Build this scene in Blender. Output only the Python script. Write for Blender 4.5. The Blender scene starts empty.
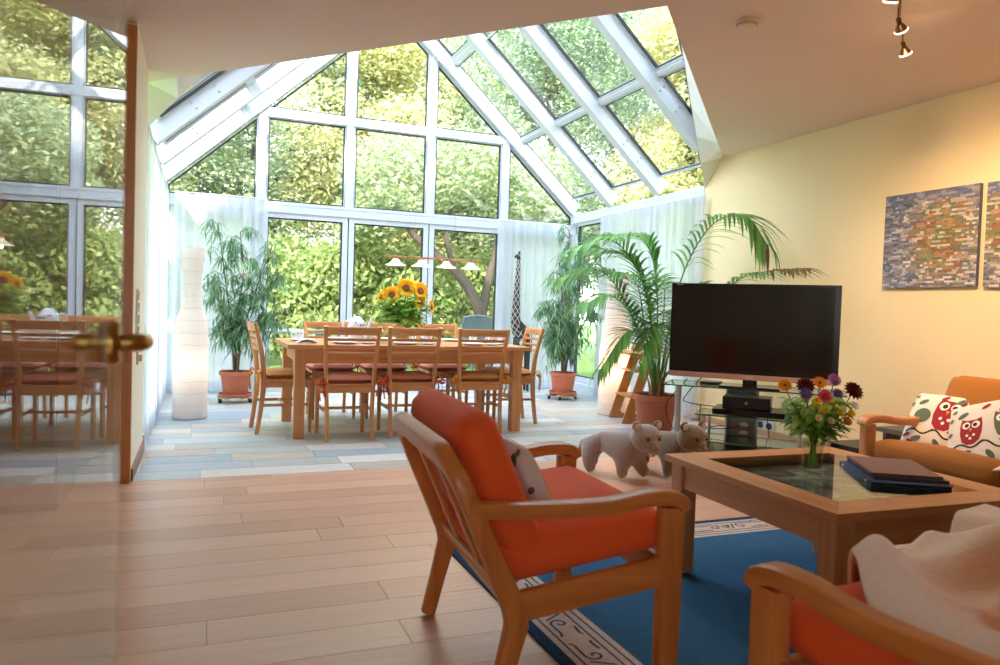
import bpy, bmesh, math, random
from mathutils import Vector, Matrix, Euler, Quaternion
random.seed(11)
SC = bpy.context.scene
COL = SC.collection
PI = math.pi
def R(a): return math.radians(a)
def lerp(a, b, t): return a + (b - a) * t

SKY, EXPO, SPOT_W, SUN = 4.8, 0.8, 18, 6.0
# ------------------------------------------------------------------ materials
MATS = {}
def lin(c):
    return tuple(((x / 12.92) if x <= .04045 else ((x + .055) / 1.055) ** 2.4) for x in c) + (1,)
def rgb(r, g, b): return lin((r / 255, g / 255, b / 255))
def new_mat(name):
    m = bpy.data.materials.new(name); m.use_nodes = True
    nt = m.node_tree; nt.nodes.clear()
    out = nt.nodes.new('ShaderNodeOutputMaterial')
    return m, nt, out
def node(nt, typ, **kw):
    n = nt.nodes.new(typ)
    for k, v in kw.items():
        if k in n.inputs.keys() if isinstance(k, str) else False: n.inputs[k].default_value = v
        else: setattr(n, k, v)
    return n
def setin(n, **kw):
    for k, v in kw.items(): n.inputs[k.replace('_', ' ')].default_value = v
def plain(name, c, rough=.5, metal=0, noise=0, scale=20, bump=0, sheen=0, trans=0, spec=.5):
    """plain surface with a little tone variation and fine relief"""
    if name in MATS: return MATS[name]
    m, nt, out = new_mat(name)
    b = node(nt, 'ShaderNodeBsdfPrincipled'); nt.links.new(b.outputs[0], out.inputs[0])
    setin(b, Roughness=rough, Metallic=metal)
    b.inputs['Base Color'].default_value = c
    b.inputs['Specular IOR Level'].default_value = spec
    if sheen: b.inputs['Sheen Weight'].default_value = sheen
    if trans: b.inputs['Transmission Weight'].default_value = trans
    tc = node(nt, 'ShaderNodeTexCoord'); nz = node(nt, 'ShaderNodeTexNoise'); setin(nz, Scale=scale, Detail=6.0)
    nt.links.new(tc.outputs['Object'], nz.inputs['Vector'])
    if noise:
        mx = node(nt, 'ShaderNodeMix', data_type='RGBA'); 
        mx.inputs[6].default_value = tuple(x * (1 - noise) for x in c[:3]) + (1,)
        mx.inputs[7].default_value = tuple(min(1, x * (1 + noise)) for x in c[:3]) + (1,)
        nt.links.new(nz.outputs['Fac'], mx.inputs[0]); nt.links.new(mx.outputs[2], b.inputs['Base Color'])
    if bump:
        bp = node(nt, 'ShaderNodeBump'); setin(bp, Strength=bump, Distance=.01)
        nt.links.new(nz.outputs['Fac'], bp.inputs['Height']); nt.links.new(bp.outputs[0], b.inputs['Normal'])
    MATS[name] = m; return m
def wood(name, c1, c2, axis=0, rough=.4, scale=1.0):
    key = name + '_xyz'[axis + 1] if False else name + 'xyz'[axis]
    if key in MATS: return MATS[key]
    m, nt, out = new_mat(key)
    b = node(nt, 'ShaderNodeBsdfPrincipled'); nt.links.new(b.outputs[0], out.inputs[0])
    setin(b, Roughness=rough)
    tc = node(nt, 'ShaderNodeTexCoord'); mp = node(nt, 'ShaderNodeMapping')
    s = [26 * scale] * 3; s[axis] = 1.6 * scale
    mp.inputs['Scale'].default_value = s
    nz = node(nt, 'ShaderNodeTexNoise'); setin(nz, Scale=1.0, Detail=7.0, Roughness=.62, Distortion=.6)
    cr = node(nt, 'ShaderNodeValToRGB'); cr.color_ramp.elements[0].position = .32; cr.color_ramp.elements[1].position = .68
    cr.color_ramp.elements[0].color = c1; cr.color_ramp.elements[1].color = c2
    nt.links.new(tc.outputs['Object'], mp.inputs[0]); nt.links.new(mp.outputs[0], nz.inputs['Vector'])
    nt.links.new(nz.outputs['Fac'], cr.inputs[0]); nt.links.new(cr.outputs[0], b.inputs['Base Color'])
    bp = node(nt, 'ShaderNodeBump'); setin(bp, Strength=.06, Distance=.004)
    nt.links.new(nz.outputs['Fac'], bp.inputs['Height']); nt.links.new(bp.outputs[0], b.inputs['Normal'])
    MATS[key] = m; return m
def tinted(name, rough=.5, gx=1.0, gy=20.0, amount=.12, bump=.05, spec=.5):
    """colour comes from the mesh's own 'tint' attribute (planks, tiles, printed cells) times a fine grain"""
    if name in MATS: return MATS[name]
    m, nt, out = new_mat(name)
    b = node(nt, 'ShaderNodeBsdfPrincipled'); nt.links.new(b.outputs[0], out.inputs[0]); setin(b, Roughness=rough)
    b.inputs['Specular IOR Level'].default_value = spec
    at = node(nt, 'ShaderNodeAttribute', attribute_name='tint')
    tc = node(nt, 'ShaderNodeTexCoord'); mp = node(nt, 'ShaderNodeMapping'); mp.inputs['Scale'].default_value = (gx, gy, gy)
    nz = node(nt, 'ShaderNodeTexNoise'); setin(nz, Scale=2.0, Detail=8.0, Roughness=.65, Distortion=.8)
    mr = node(nt, 'ShaderNodeMapRange'); setin(mr, From_Min=.25, From_Max=.75, To_Min=1 - amount, To_Max=1 + amount)
    mx = node(nt, 'ShaderNodeVectorMath', operation='SCALE')
    nt.links.new(tc.outputs['Object'], mp.inputs[0]); nt.links.new(mp.outputs[0], nz.inputs['Vector'])
    nt.links.new(nz.outputs['Fac'], mr.inputs[0]); nt.links.new(at.outputs['Color'], mx.inputs[0]); nt.links.new(mr.outputs[0], mx.inputs['Scale'])
    nt.links.new(mx.outputs[0], b.inputs['Base Color'])
    bp = node(nt, 'ShaderNodeBump'); setin(bp, Strength=bump, Distance=.004)
    nt.links.new(nz.outputs['Fac'], bp.inputs['Height']); nt.links.new(bp.outputs[0], b.inputs['Normal'])
    MATS[name] = m; return m
def leafy(name, cols, rough=.45, trans=.35):
    """every leaf (mesh island) takes its own green"""
    if name in MATS: return MATS[name]
    m, nt, out = new_mat(name)
    ge = node(nt, 'ShaderNodeNewGeometry'); cr = node(nt, 'ShaderNodeValToRGB')
    el = cr.color_ramp.elements
    while len(el) < len(cols): el.new(.5)
    for i, c in enumerate(cols): el[i].position = i / (len(cols) - 1); el[i].color = c
    nt.links.new(ge.outputs['Random Per Island'], cr.inputs[0])
    b = node(nt, 'ShaderNodeBsdfPrincipled'); setin(b, Roughness=rough); b.inputs['Specular IOR Level'].default_value = .3
    t = node(nt, 'ShaderNodeBsdfTranslucent'); mx = node(nt, 'ShaderNodeMixShader'); mx.inputs[0].default_value = trans
    nt.links.new(cr.outputs[0], b.inputs['Base Color']); nt.links.new(cr.outputs[0], t.inputs[0])
    nt.links.new(b.outputs[0], mx.inputs[1]); nt.links.new(t.outputs[0], mx.inputs[2]); nt.links.new(mx.outputs[0], out.inputs[0])
    MATS[name] = m; return m
def glass(name, tint=(1, 1, 1, 1), ior=1.5, rough=0.0, gain=1.0):
    """architectural glass: see-through with Fresnel reflection"""
    if name in MATS: return MATS[name]
    m, nt, out = new_mat(name)
    t = node(nt, 'ShaderNodeBsdfTransparent'); t.inputs[0].default_value = tint
    g = node(nt, 'ShaderNodeBsdfGlossy'); g.inputs['Roughness'].default_value = rough
    fr = node(nt, 'ShaderNodeFresnel'); ge = node(nt, 'ShaderNodeNewGeometry'); mr = node(nt, 'ShaderNodeMapRange')
    setin(mr, To_Min=ior, To_Max=1 / ior); nt.links.new(ge.outputs['Backfacing'], mr.inputs[0]); nt.links.new(mr.outputs[0], fr.inputs[0])   # same reflectance from either side
    mx = node(nt, 'ShaderNodeMixShader')
    nt.links.new(fr.outputs[0], mx.inputs[0]); nt.links.new(t.outputs[0], mx.inputs[1]); nt.links.new(g.outputs[0], mx.inputs[2])
    nt.links.new(mx.outputs[0], out.inputs[0]); MATS[name] = m; return m
def veil(name, c, through=.25, transl=.5):
    """thin cloth or paper: part see-through, part translucent, part diffuse"""
    if name in MATS: return MATS[name]
    m, nt, out = new_mat(name)
    d = node(nt, 'ShaderNodeBsdfDiffuse'); d.inputs[0].default_value = c
    tl = node(nt, 'ShaderNodeBsdfTranslucent'); tl.inputs[0].default_value = c
    tp = node(nt, 'ShaderNodeBsdfTransparent')
    a = node(nt, 'ShaderNodeMixShader'); a.inputs[0].default_value = transl
    b = node(nt, 'ShaderNodeMixShader'); b.inputs[0].default_value = through
    nt.links.new(d.outputs[0], a.inputs[1]); nt.links.new(tl.outputs[0], a.inputs[2])
    nt.links.new(a.outputs[0], b.inputs[1]); nt.links.new(tp.outputs[0], b.inputs[2]); nt.links.new(b.outputs[0], out.inputs[0])
    MATS[name] = m; return m
def glow(name, c, s):
    if name in MATS: return MATS[name]
    m, nt, out = new_mat(name); e = node(nt, 'ShaderNodeEmission'); e.inputs[0].default_value = c; e.inputs[1].default_value = s
    nt.links.new(e.outputs[0], out.inputs[0]); MATS[name] = m; return m

# ------------------------------------------------------------------ mesh builder
class MB:
    def __init__(s): s.v = []; s.f = []; s.t = []; s.tint = None; s.flat_faces = False
    def add(s, vs, fs):
        o = len(s.v); s.v += [tuple(v) for v in vs]
        for f in fs: s.f.append(tuple(i + o for i in f)); s.t.append(s.tint)
        return s
    def box(s, c, d, rot=(0, 0, 0), bev=.004, M=None):
        s.flat_faces = s.flat_faces or bool(bev)
        bm = bmesh.new(); bmesh.ops.create_cube(bm, size=1)
        for v in bm.verts: v.co = Vector((v.co.x * d[0], v.co.y * d[1], v.co.z * d[2]))
        if bev: bmesh.ops.bevel(bm, geom=list(bm.edges), offset=min(bev, min(d) * .45), segments=2, affect='EDGES', profile=.6)
        s.bm(bm, Matrix.Translation(c) @ Euler(rot).to_matrix().to_4x4() if M is None else M); return s
    def bm(s, bm, M=Matrix()):
        bm.verts.index_update(); s.add([M @ v.co for v in bm.verts], [[v.index for v in f.verts] for f in bm.faces]); bm.free()
    def tube(s, pts, r, n=10, cap=True, flat=1.0, up=None, rect=None):
        """round (or rect=[(w,h)..] rounded-rectangle) section swept along pts"""
        P = [Vector(p) for p in pts]; N = len(P)
        rr = r if isinstance(r, (list, tuple)) else [r] * N
        T = []
        for i in range(N):
            d = (P[min(i + 1, N - 1)] - P[max(i - 1, 0)]); T.append(d.normalized() if d.length > 1e-9 else Vector((0, 0, 1)))
        u = Vector(up) if up else (Vector((0, 0, 1)) if abs(T[0].z) < .9 else Vector((1, 0, 0)))
        rings = []
        for i in range(N):
            u = (u - T[i] * u.dot(T[i]))
            u = u.normalized() if u.length > 1e-6 else T[i].orthogonal().normalized()
            w = T[i].cross(u)
            ring = []
            if rect:
                a, b = rect[i] if isinstance(rect, list) else rect
                q = min(a, b) * .28
                for sx, sy, k in ((1, 1, 0), (-1, 1, 1), (-1, -1, 2), (1, -1, 3)):
                    for j in range(3):
                        an = PI / 2 * (k + j / 2)
                        ring.append(P[i] + w * (sx * (a / 2 - q) + q * math.cos(an)) + u * (sy * (b / 2 - q) + q * math.sin(an)))
            else:
                for j in range(n):
                    an = 2 * PI * j / n; ring.append(P[i] + w * (rr[i] * math.cos(an)) + u * (rr[i] * flat * math.sin(an)))
            rings.append(ring)
        m = len(rings[0]); vs = [v for g in rings for v in g]
        fs = [(i * m + j, i * m + (j + 1) % m, (i + 1) * m + (j + 1) % m, (i + 1) * m + j) for i in range(N - 1) for j in range(m)]
        if cap: fs += [tuple(range(m))[::-1], tuple(range((N - 1) * m, N * m))]
        return s.add(vs, fs)
    def lathe(s, prof, n=24, c=(0, 0, 0), sx=1, sy=1, M=None):
        vs = []; fs = []; c = Vector(c)
        for r, z in prof:
            for j in range(n):
                a = 2 * PI * j / n; q = Vector((r * math.cos(a) * sx, r * math.sin(a) * sy, z)); vs.append((M @ q if M else q) + c)
        for i in range(len(prof) - 1):
            for j in range(n): fs.append((i * n + j, i * n + (j + 1) % n, (i + 1) * n + (j + 1) % n, (i + 1) * n + j))
        if prof[0][0] > 1e-5: fs.append(tuple(range(n))[::-1])
        if prof[-1][0] > 1e-5: fs.append(tuple(range((len(prof) - 1) * n, len(prof) * n)))
        return s.add(vs, fs)
    def grid(s, fn, nu, nv, thick=0):
        vs = [Vector(fn(i / nu, j / nv)) for i in range(nu + 1) for j in range(nv + 1)]
        k = nv + 1
        fs = [(i * k + j, (i + 1) * k + j, (i + 1) * k + j + 1, i * k + j + 1) for i in range(nu) for j in range(nv)]
        return s.add(vs, fs)
    def quad(s, a, b, c, d): return s.add([a, b, c, d], [(0, 1, 2, 3)])
    def prism(s, outline, t, M=Matrix(), bev=.003):
        s.flat_faces = s.flat_faces or bool(bev)
        bm = bmesh.new(); vs = [bm.verts.new((x, y, -t / 2)) for x, y in outline]; f = bm.faces.new(vs)
        r = bmesh.ops.extrude_face_region(bm, geom=[f]); 
        for v in r['geom']:
            if isinstance(v, bmesh.types.BMVert): v.co.z += t
        bmesh.ops.recalc_face_normals(bm, faces=bm.faces)
        if bev: bmesh.ops.bevel(bm, geom=[e for e in bm.edges], offset=bev, segments=2, affect='EDGES', profile=.6)
        s.bm(bm, M); return s
    def ball(s, c, r, n=12, m=8, sq=(1, 1, 1), M=None):
        pr = [(max(0, math.sin(PI * i / m)), -math.cos(PI * i / m)) for i in range(m + 1)]
        c = Vector(c); r3 = (r * sq[0], r * sq[1], r * sq[2]); vs = []; fs = []
        for a, z in pr:
            for j in range(n):
                q = Vector((a * math.cos(2 * PI * j / n) * r3[0], a * math.sin(2 * PI * j / n) * r3[1], z * r3[2])); vs.append((M @ q if M else q) + c)
        for i in range(m):
            for j in range(n): fs.append((i * n + j, i * n + (j + 1) % n, (i + 1) * n + (j + 1) % n, (i + 1) * n + j))
        return s.add(vs, fs)
    def build(s, name, mat, parent=None, loc=(0, 0, 0), rot=(0, 0, 0), smooth=35, weld=True):
        me = bpy.data.meshes.new(name); me.from_pydata(s.v, [], s.f)
        if any(t is not None for t in s.t):
            ca = me.color_attributes.new('tint', 'FLOAT_COLOR', 'CORNER'); k = 0
            for p, t in zip(me.polygons, s.t):
                for _ in p.loop_indices: ca.data[k].color = t or (1, 1, 1, 1); k += 1
        if weld and len(s.v) < 60000:
            bm = bmesh.new(); bm.from_mesh(me); bmesh.ops.remove_doubles(bm, verts=bm.verts, dist=1e-5)
            bmesh.ops.dissolve_degenerate(bm, dist=1e-6, edges=bm.edges)
            bmesh.ops.recalc_face_normals(bm, faces=bm.faces); bm.to_mesh(me); bm.free()
        me.materials.append(mat)
        if smooth:
            me.polygons.foreach_set('use_smooth', [True] * len(me.polygons)); me.set_sharp_from_angle(angle=R(smooth))
        o = bpy.data.objects.new(name, me); COL.objects.link(o)
        if s.flat_faces and smooth: w = o.modifiers.new('weighted', 'WEIGHTED_NORMAL'); w.keep_sharp = True; w.weight = 80
        o.location = loc; o.rotation_euler = rot
        if parent: o.parent = parent
        return o
def tag(o, label=None, cat=None, group=None, kind=None):
    if label: o['label'] = label
    if cat: o['category'] = cat
    if group: o['group'] = group
    if kind: o['kind'] = kind
    return o
def empty(name, loc=(0, 0, 0), rz=0, label=None, cat=None, group=None):
    o = bpy.data.objects.new(name, None); COL.objects.link(o); o.location = loc; o.rotation_euler = (0, 0, rz)
    o.empty_display_size = .1
    return tag(o, label, cat, group)
KIDS = lambda o: [c for c in bpy.data.objects if c.parent == o]
def copy_tree(o, parent=None):
    c = o.copy(); COL.objects.link(c)
    if parent: c.parent = parent
    for ch in KIDS(o): copy_tree(ch, c)
    return c
def structure(o): o['kind'] = 'structure'; return o
def bez(pts, n):
    """Catmull-Rom through pts"""
    P = [Vector(p) for p in pts]; P = [P[0] * 2 - P[1]] + P + [P[-1] * 2 - P[-2]]; out = []
    segs = len(P) - 3
    for i in range(n + 1):
        t = i / n * segs; k = min(int(t), segs - 1); t -= k; a, b, c, d = P[k:k + 4]
        out.append(.5 * ((2 * b) + (c - a) * t + (2 * a - 5 * b + 4 * c - d) * t * t + (3 * b - a - 3 * c + d) * t ** 3))
    return out

# ------------------------------------------------------------------ palette
BEECH1, BEECH2 = rgb(194, 130, 78), rgb(220, 160, 106)
def beech(ax): return wood('beech', BEECH1, BEECH2, ax, .38)
def alder(ax): return wood('alder', rgb(186, 106, 48), rgb(214, 136, 70), ax, .34)
def tbl(ax): return wood('table_wood', rgb(182, 122, 78), rgb(206, 148, 102), ax, .36)
WHITE = plain('white_frame', rgb(206, 212, 220), .4)
GASKET = plain('gasket', rgb(40, 44, 48), .6)
WALLY = plain('wall_yellow', rgb(248, 227, 182), .85, noise=.03, scale=60, bump=.04)
WALLW = plain('wall_cream', rgb(238, 228, 205), .85, noise=.02, scale=60, bump=.03)
CEIL = plain('ceiling_paint', rgb(229, 209, 198), .9, noise=.015, scale=40, bump=.02)
PANE = glass('pane', (.96, .985, .98, 1))
STEEL = plain('steel', rgb(190, 190, 192), .3, 1)
BRASS = plain('brass', rgb(190, 150, 90), .3, 1)
BLACK = plain('black_plastic', rgb(18, 18, 20), .35)
TERRA = plain('terracotta', rgb(188, 106, 76), .7, noise=.1, scale=14, bump=.05)
SOIL = plain('soil', rgb(52, 36, 26), .95, noise=.5, scale=60, bump=.6)
ORANGE = plain('orange_cloth', rgb(236, 92, 34), .85, noise=.07, scale=160, bump=.12, sheen=.08)
MUSTARD = plain('mustard_cloth', rgb(156, 94, 16), .85, noise=.07, scale=160, bump=.12, sheen=.08)
BEIGE = plain('beige_fleece', rgb(246, 226, 212), .95, noise=.08, scale=90, bump=.25, sheen=.5)
PAPER = veil('lamp_paper', rgb(240, 231, 226), .02, .42)
SHEER = veil('sheer_curtain', rgb(230, 232, 238), .14, .58)

# ================================================================== SETTING
WR, WL, XC, ZE, SL = 4.765, -.404, 2.18, 2.378, .9113
YG, YC, Y1, ZC = 9.27, 6.067, 6.33, 2.65
ZT, ZU = 2.20, 3.31
def rand_tint(base, d, jit=.03):
    k = random.uniform(1 - d, 1 + d); return tuple(max(0, min(1, x * k + random.uniform(-jit, jit) * x)) for x in base[:3]) + (1,)

# floor: oak-look planks running across the room
def boards(x0, x1, y0, y1, w, l0, l1, cols, d, gap, z, mb, jit=.03):
    y = y0
    while y < y1 - 1e-4:
        ye = min(y + w, y1); x = x0 - random.uniform(0, l1)
        while x < x1:
            l = random.uniform(l0, l1); a, b = max(x, x0), min(x + l, x1)
            if b > a + .01:
                mb.tint = rand_tint(random.choice(cols), d, jit); g = gap / 2
                vs = [(a + g, y + g, z), (b - g, y + g, z), (b - g, ye - g, z), (a + g, ye - g, z)]
                lo = [(p[0], p[1], z - .004) for p in vs]
                mb.add(vs + lo, [(0, 1, 2, 3), (0, 4, 5, 1), (1, 5, 6, 2), (2, 6, 7, 3), (3, 7, 4, 0)])
            x += l
        y = ye
mb = MB()
boards(-2.4, WR, -2.6, 4.79, .187, 1.1, 2.1, [rgb(204, 154, 124), rgb(196, 145, 115), rgb(210, 162, 132)], .05, .0022, 0, mb, .015)
mb.tint = rgb(96, 66, 46); mb.quad((-2.4, -2.6, -.004), (WR, -2.6, -.004), (WR, 4.79, -.004), (-2.4, 4.79, -.004))
structure(mb.build('floor', tinted('planks', .33, 1.2, 22, .10, .05), smooth=0, weld=False))
mb = MB()
tiles = [rgb(164, 170, 176), rgb(180, 184, 186), rgb(198, 190, 178), rgb(192, 176, 156), rgb(156, 164, 172), rgb(206, 196, 186), rgb(176, 176, 166), rgb(184, 168, 152)]
boards(-.5, WR + .1, 4.79, 9.3, .235, .45, 1.0, tiles, .07, .006, 0, mb, .02)
mb.tint = rgb(150, 148, 144); mb.quad((-.5, 4.79, -.003), (WR + .1, 4.79, -.003), (WR + .1, 9.3, -.003), (-.5, 9.3, -.003))
structure(mb.build('floor', tinted('slate', .42, 3, 7, .13, .25), smooth=0, weld=False))
structure(MB().box((1.18, 1.1, -.06), (7.4, 7.6, .1), bev=0).box((2.18, 7.1, -.07), (5.6, 4.6, .1), bev=0).build('floor_slab', WALLW, smooth=0))

# walls
structure(MB().box((WR + .1, 1.87, 1.4), (.2, 8.93, 2.9), bev=0).build('wall_right', WALLY, smooth=0))
structure(MB().box((-.43, 5.275, 1.325), (.125, .95, 2.65), bev=.004).build('wall_left', WALLW, smooth=0))
structure(MB().box((-1.45, 4.86, 1.325), (2.0, .1, 2.65), bev=0).build('wall_left', WALLW, smooth=0))
structure(MB().box((-2.45, 1.1, 1.325), (.1, 7.5, 2.65), bev=0).build('wall_left', WALLW, smooth=0))
structure(MB().box((-2.2, -2.65, 1.325), (.4, .1, 2.65), bev=0).box((2.4, -2.65, 1.325), (4.8, .1, 2.65), bev=0)
          .box((-1.0, -2.65, .42), (2.0, .1, .84), bev=0).box((-1.0, -2.65, 2.5), (2.0, .1, .3), bev=0).build('wall_back', WALLW, smooth=0))
structure(MB().box((-.396, 4.765, 1.31), (.062, .05, 2.62), bev=.006).build('trim_1', wood('jamb', rgb(178, 112, 56), rgb(200, 134, 74), 2, .4)))
structure(MB().box((-.36, 5.275, .035), (.014, .95, .07), bev=.003).build('baseboard_left', wood('base', rgb(120, 76, 46), rgb(146, 96, 62), 1, .4)))
structure(MB().box((WR - .008, 1.87, .03), (.016, 8.9, .06), bev=.003).build('baseboard_right', wood('basel', rgb(190, 150, 112), rgb(206, 168, 130), 1, .4)))

# flat ceiling with the V-shaped opening towards the glass roof
structure(MB().prism([(-2.5, -2.7), (WR + .1, -2.7), (WR + .1, YC), (WR, YC), (XC, 3.266), (WL, YC), (WL, 6.2), (-2.5, 6.2)], .06, Matrix.Translation((0, 0, ZC + .03)), bev=0).build('ceiling', CEIL, smooth=0))
RV = plain('reveal_white', rgb(232, 232, 230), .8)
OFF = .22        # glass lies this far (vertically) above the rafters' lower faces
for sx in (1, -1):
    X0 = XC + sx * (WR - XC); mb = MB(); n = 12
    va = [Vector((lerp(X0, XC, t / n), lerp(Y1, 3.85, t / n), lerp(ZE, ZE + SL * (WR - XC), t / n))) for t in range(n + 1)]
    ce = [Vector((lerp(X0, XC, t / n), lerp(YC, 3.266, t / n), ZC)) for t in range(n + 1)]
    for i in range(n):
        mb.quad(ce[i], ce[i + 1], va[i + 1], va[i]); u = Vector((0, 0, OFF + .03)); mb.quad(va[i], va[i + 1], va[i + 1] + u, va[i] + u)
    mb.add([ce[0], va[0], Vector((X0, Y1, ZC + .3)), Vector((X0, YC, ZC + .3))], [(0, 1, 2, 3)])
    structure(mb.build('wall_reveal', RV, smooth=0))
    # lead flashing on the glass along the valley
    mb = MB()
    for i in range(n):
        w0, w1 = lerp(.02, .30, i / n), lerp(.02, .30, (i + 1) / n)
        a, b = va[i] + Vector((0, 0, OFF + .05)), va[i + 1] + Vector((0, 0, OFF + .05))
        c, d = b + Vector((0, w1, 0)), a + Vector((0, w0, 0)); u = Vector((0, 0, .02))
        mb.add([a, b, c, d, a + u, b + u, c + u, d + u], [(0, 1, 2, 3), (7, 6, 5, 4), (2, 6, 7, 3), (0, 4, 5, 1)])
    structure(mb.build('roof', plain('lead', rgb(70, 80, 92), .5, noise=.15, scale=8), smooth=0))
# main roof of the house above the ceiling
mb = MB(); k = .94; up = .35
rz = lambda y: ZC + up + (YC - y) * k
mb.add([(-2.9, 6.5, rz(6.5)), (WL - .25, 6.5, rz(6.5)), (XC, 3.8, rz(3.8)), (WR + .25, 6.5, rz(6.5)), (WR + .5, 6.5, rz(6.5)), (WR + .5, 0, rz(0)), (XC, 0, rz(0)), (-2.9, 0, rz(0))],
       [(0, 1, 2, 6, 7), (2, 3, 4, 5, 6)])
mb.quad((-2.9, 0, rz(0)), (WR + .5, 0, rz(0)), (WR + .5, -6, ZC + .3), (-2.9, -6, ZC + .3))
structure(mb.build('roof', plain('roof_tile', rgb(96, 60, 48), .8, noise=.2, scale=10), smooth=0))

# glazed fields
def inset(poly, d):
    n = len(poly); out = []
    ar = sum(poly[i][0] * poly[(i + 1) % n][1] - poly[(i + 1) % n][0] * poly[i][1] for i in range(n)); sg = 1 if ar > 0 else -1
    for i in range(n):
        p0, p1, p2 = Vector(poly[i - 1]), Vector(poly[i]), Vector(poly[(i + 1) % n])
        a = (p1 - p0).normalized(); b = (p2 - p1).normalized(); na = Vector((-a.y, a.x)) * sg; nb = Vector((-b.y, b.x)) * sg
        q = p1 + na * d; den = a.x * b.y - a.y * b.x
        if abs(den) < 1e-6: out.append(tuple(q)); continue
        r = p1 + nb * d; t = ((r.x - q.x) * b.y - (r.y - q.y) * b.x) / den; out.append(tuple(q + a * t))
    return out
def ringmesh(mb, outer, inner, M, z0, z1):
    n = len(outer); vs = [M @ Vector((x, y, z)) for z in (z0, z1) for P in (outer, inner) for x, y in P]
    o0, i0, o1, i1 = 0, n, 2 * n, 3 * n; fs = []
    for k in range(n):
        j = (k + 1) % n
        fs += [(o0 + k, o0 + j, i0 + j, i0 + k), (o1 + k, i1 + k, i1 + j, o1 + j), (i0 + k, i0 + j, i1 + j, i1 + k), (o0 + k, o1 + k, o1 + j, o0 + j)]
    mb.add(vs, fs)
WN = [0]
def glazed(poly, M, fw=.06, dep=.06, gasket=.014, pane=None):
    """one glazed field: sash frame, dark seal and pane; poly lies in M's xy plane, +z of M looks into the room"""
    WN[0] += 1
    i1 = inset(poly, fw); i2 = inset(i1, gasket)
    mb = MB(); ringmesh(mb, poly, i1, M, -dep / 2, dep / 2); f = structure(mb.build('window_%d' % WN[0], WHITE, smooth=0))
    mb = MB(); ringmesh(mb, i1, i2, M, -dep * .35, dep * .35); mb.build('seal', GASKET, f, smooth=0)
    n = len(i2); mb = MB()
    mb.add([M @ Vector((x, y, 0)) for x, y in inset(i1, gasket * .3)], [tuple(range(n))]); mb.build('pane', pane or PANE, f, smooth=0)
    return f
MGAB = Matrix(((1, 0, 0, 0), (0, 0, -1, YG), (0, 1, 0, 0), (0, 0, 0, 1)))       # x=X, y=Z
PANE_R = glass('roof_pane', (.97, .985, .98, 1), 1.45)
S = 1.03; XS = [XC + (i - 1.5) * S for i in range(4)]
rafz = lambda X: ZE + SL * (min(WR, 2 * XC - X if X < XC else X) * 0 + (WR - X if X > XC else X - WL))
B = .055
# doors, standing
for a, b in ((XS[0], XS[1]), (XS[1], XS[2]), (XS[2], XS[3])):
    glazed([(a + .007, .05), (b - .007, .05), (b - .007, ZT - .055), (a + .007, ZT - .055)], MGAB, .065, .07)
glazed([(WL + .05, .05), (XS[0] - .03, .05), (XS[0] - .03, ZT - .055), (WL + .05, ZT - .055)], MGAB, .06)
glazed([(XS[3] + .03, .05), (WR - .05, .05), (WR - .05, ZT - .055), (XS[3] + .03, ZT - .055)], MGAB, .06)
# middle row
for a, b in ((XS[0], XS[1]), (XS[1], XS[2]), (XS[2], XS[3])):
    glazed([(a + B, ZT + .06), (b - B, ZT + .06), (b - B, ZU - .05), (a + B, ZU - .05)], MGAB, .012, .05)
hl = lambda X: rafz(X) - .02
glazed([(WL + .02, ZT + .06), (XS[0] - B, ZT + .06), (XS[0] - B, hl(XS[0] - B)), (WL + .02, hl(WL + .02))], MGAB, .012, .05)
glazed([(XS[3] + B, ZT + .06), (WR - .02, ZT + .06), (WR - .02, hl(WR - .02)), (XS[3] + B, hl(XS[3] + B))], MGAB, .012, .05)
# top row
glazed([(XS[0] + .066, ZU + .05), (XS[1] - B, ZU + .05), (XS[1] - B, hl(XS[1] - B))], MGAB, .012, .05)
glazed([(XS[1] + B, ZU + .05), (XS[2] - B, ZU + .05), (XS[2] - B, hl(XS[2] - B)), (XC, hl(XC)), (XS[1] + B, hl(XS[1] + B))], MGAB, .012, .05)
glazed([(XS[2] + B, ZU + .05), (XS[3] - .066, ZU + .05), (XS[2] + B, hl(XS[2] + B))], MGAB, .012, .05)
TN = [1]
def trim(mb, mat=None):
    TN[0] += 1; return structure(mb.build('trim_%d' % TN[0], mat or WHITE))
for i, X in enumerate(XS):
    trim(MB().box((X, YG + .01, ZT / 2), (.014, .04, ZT), bev=0), GASKET)
    top = rafz(X) if i in (1, 2) else ZU + .02
    trim(MB().box((X, YG, (ZT + .04 + top) / 2), (.10, .09, top - ZT - .04), bev=.004))
trim(MB().box((XC, YG, ZT), (WR - WL, .11, .12), bev=.005).box((XC, YG - .03, ZT + .045), (WR - WL, .06, .03), bev=.004))
trim(MB().box((XC, YG, ZU), (XS[3] - XS[0] + .1, .096, .10), bev=.004))
trim(MB().box((XC, YG - .02, .03), (WR - WL, .14, .06), bev=.004))
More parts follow.
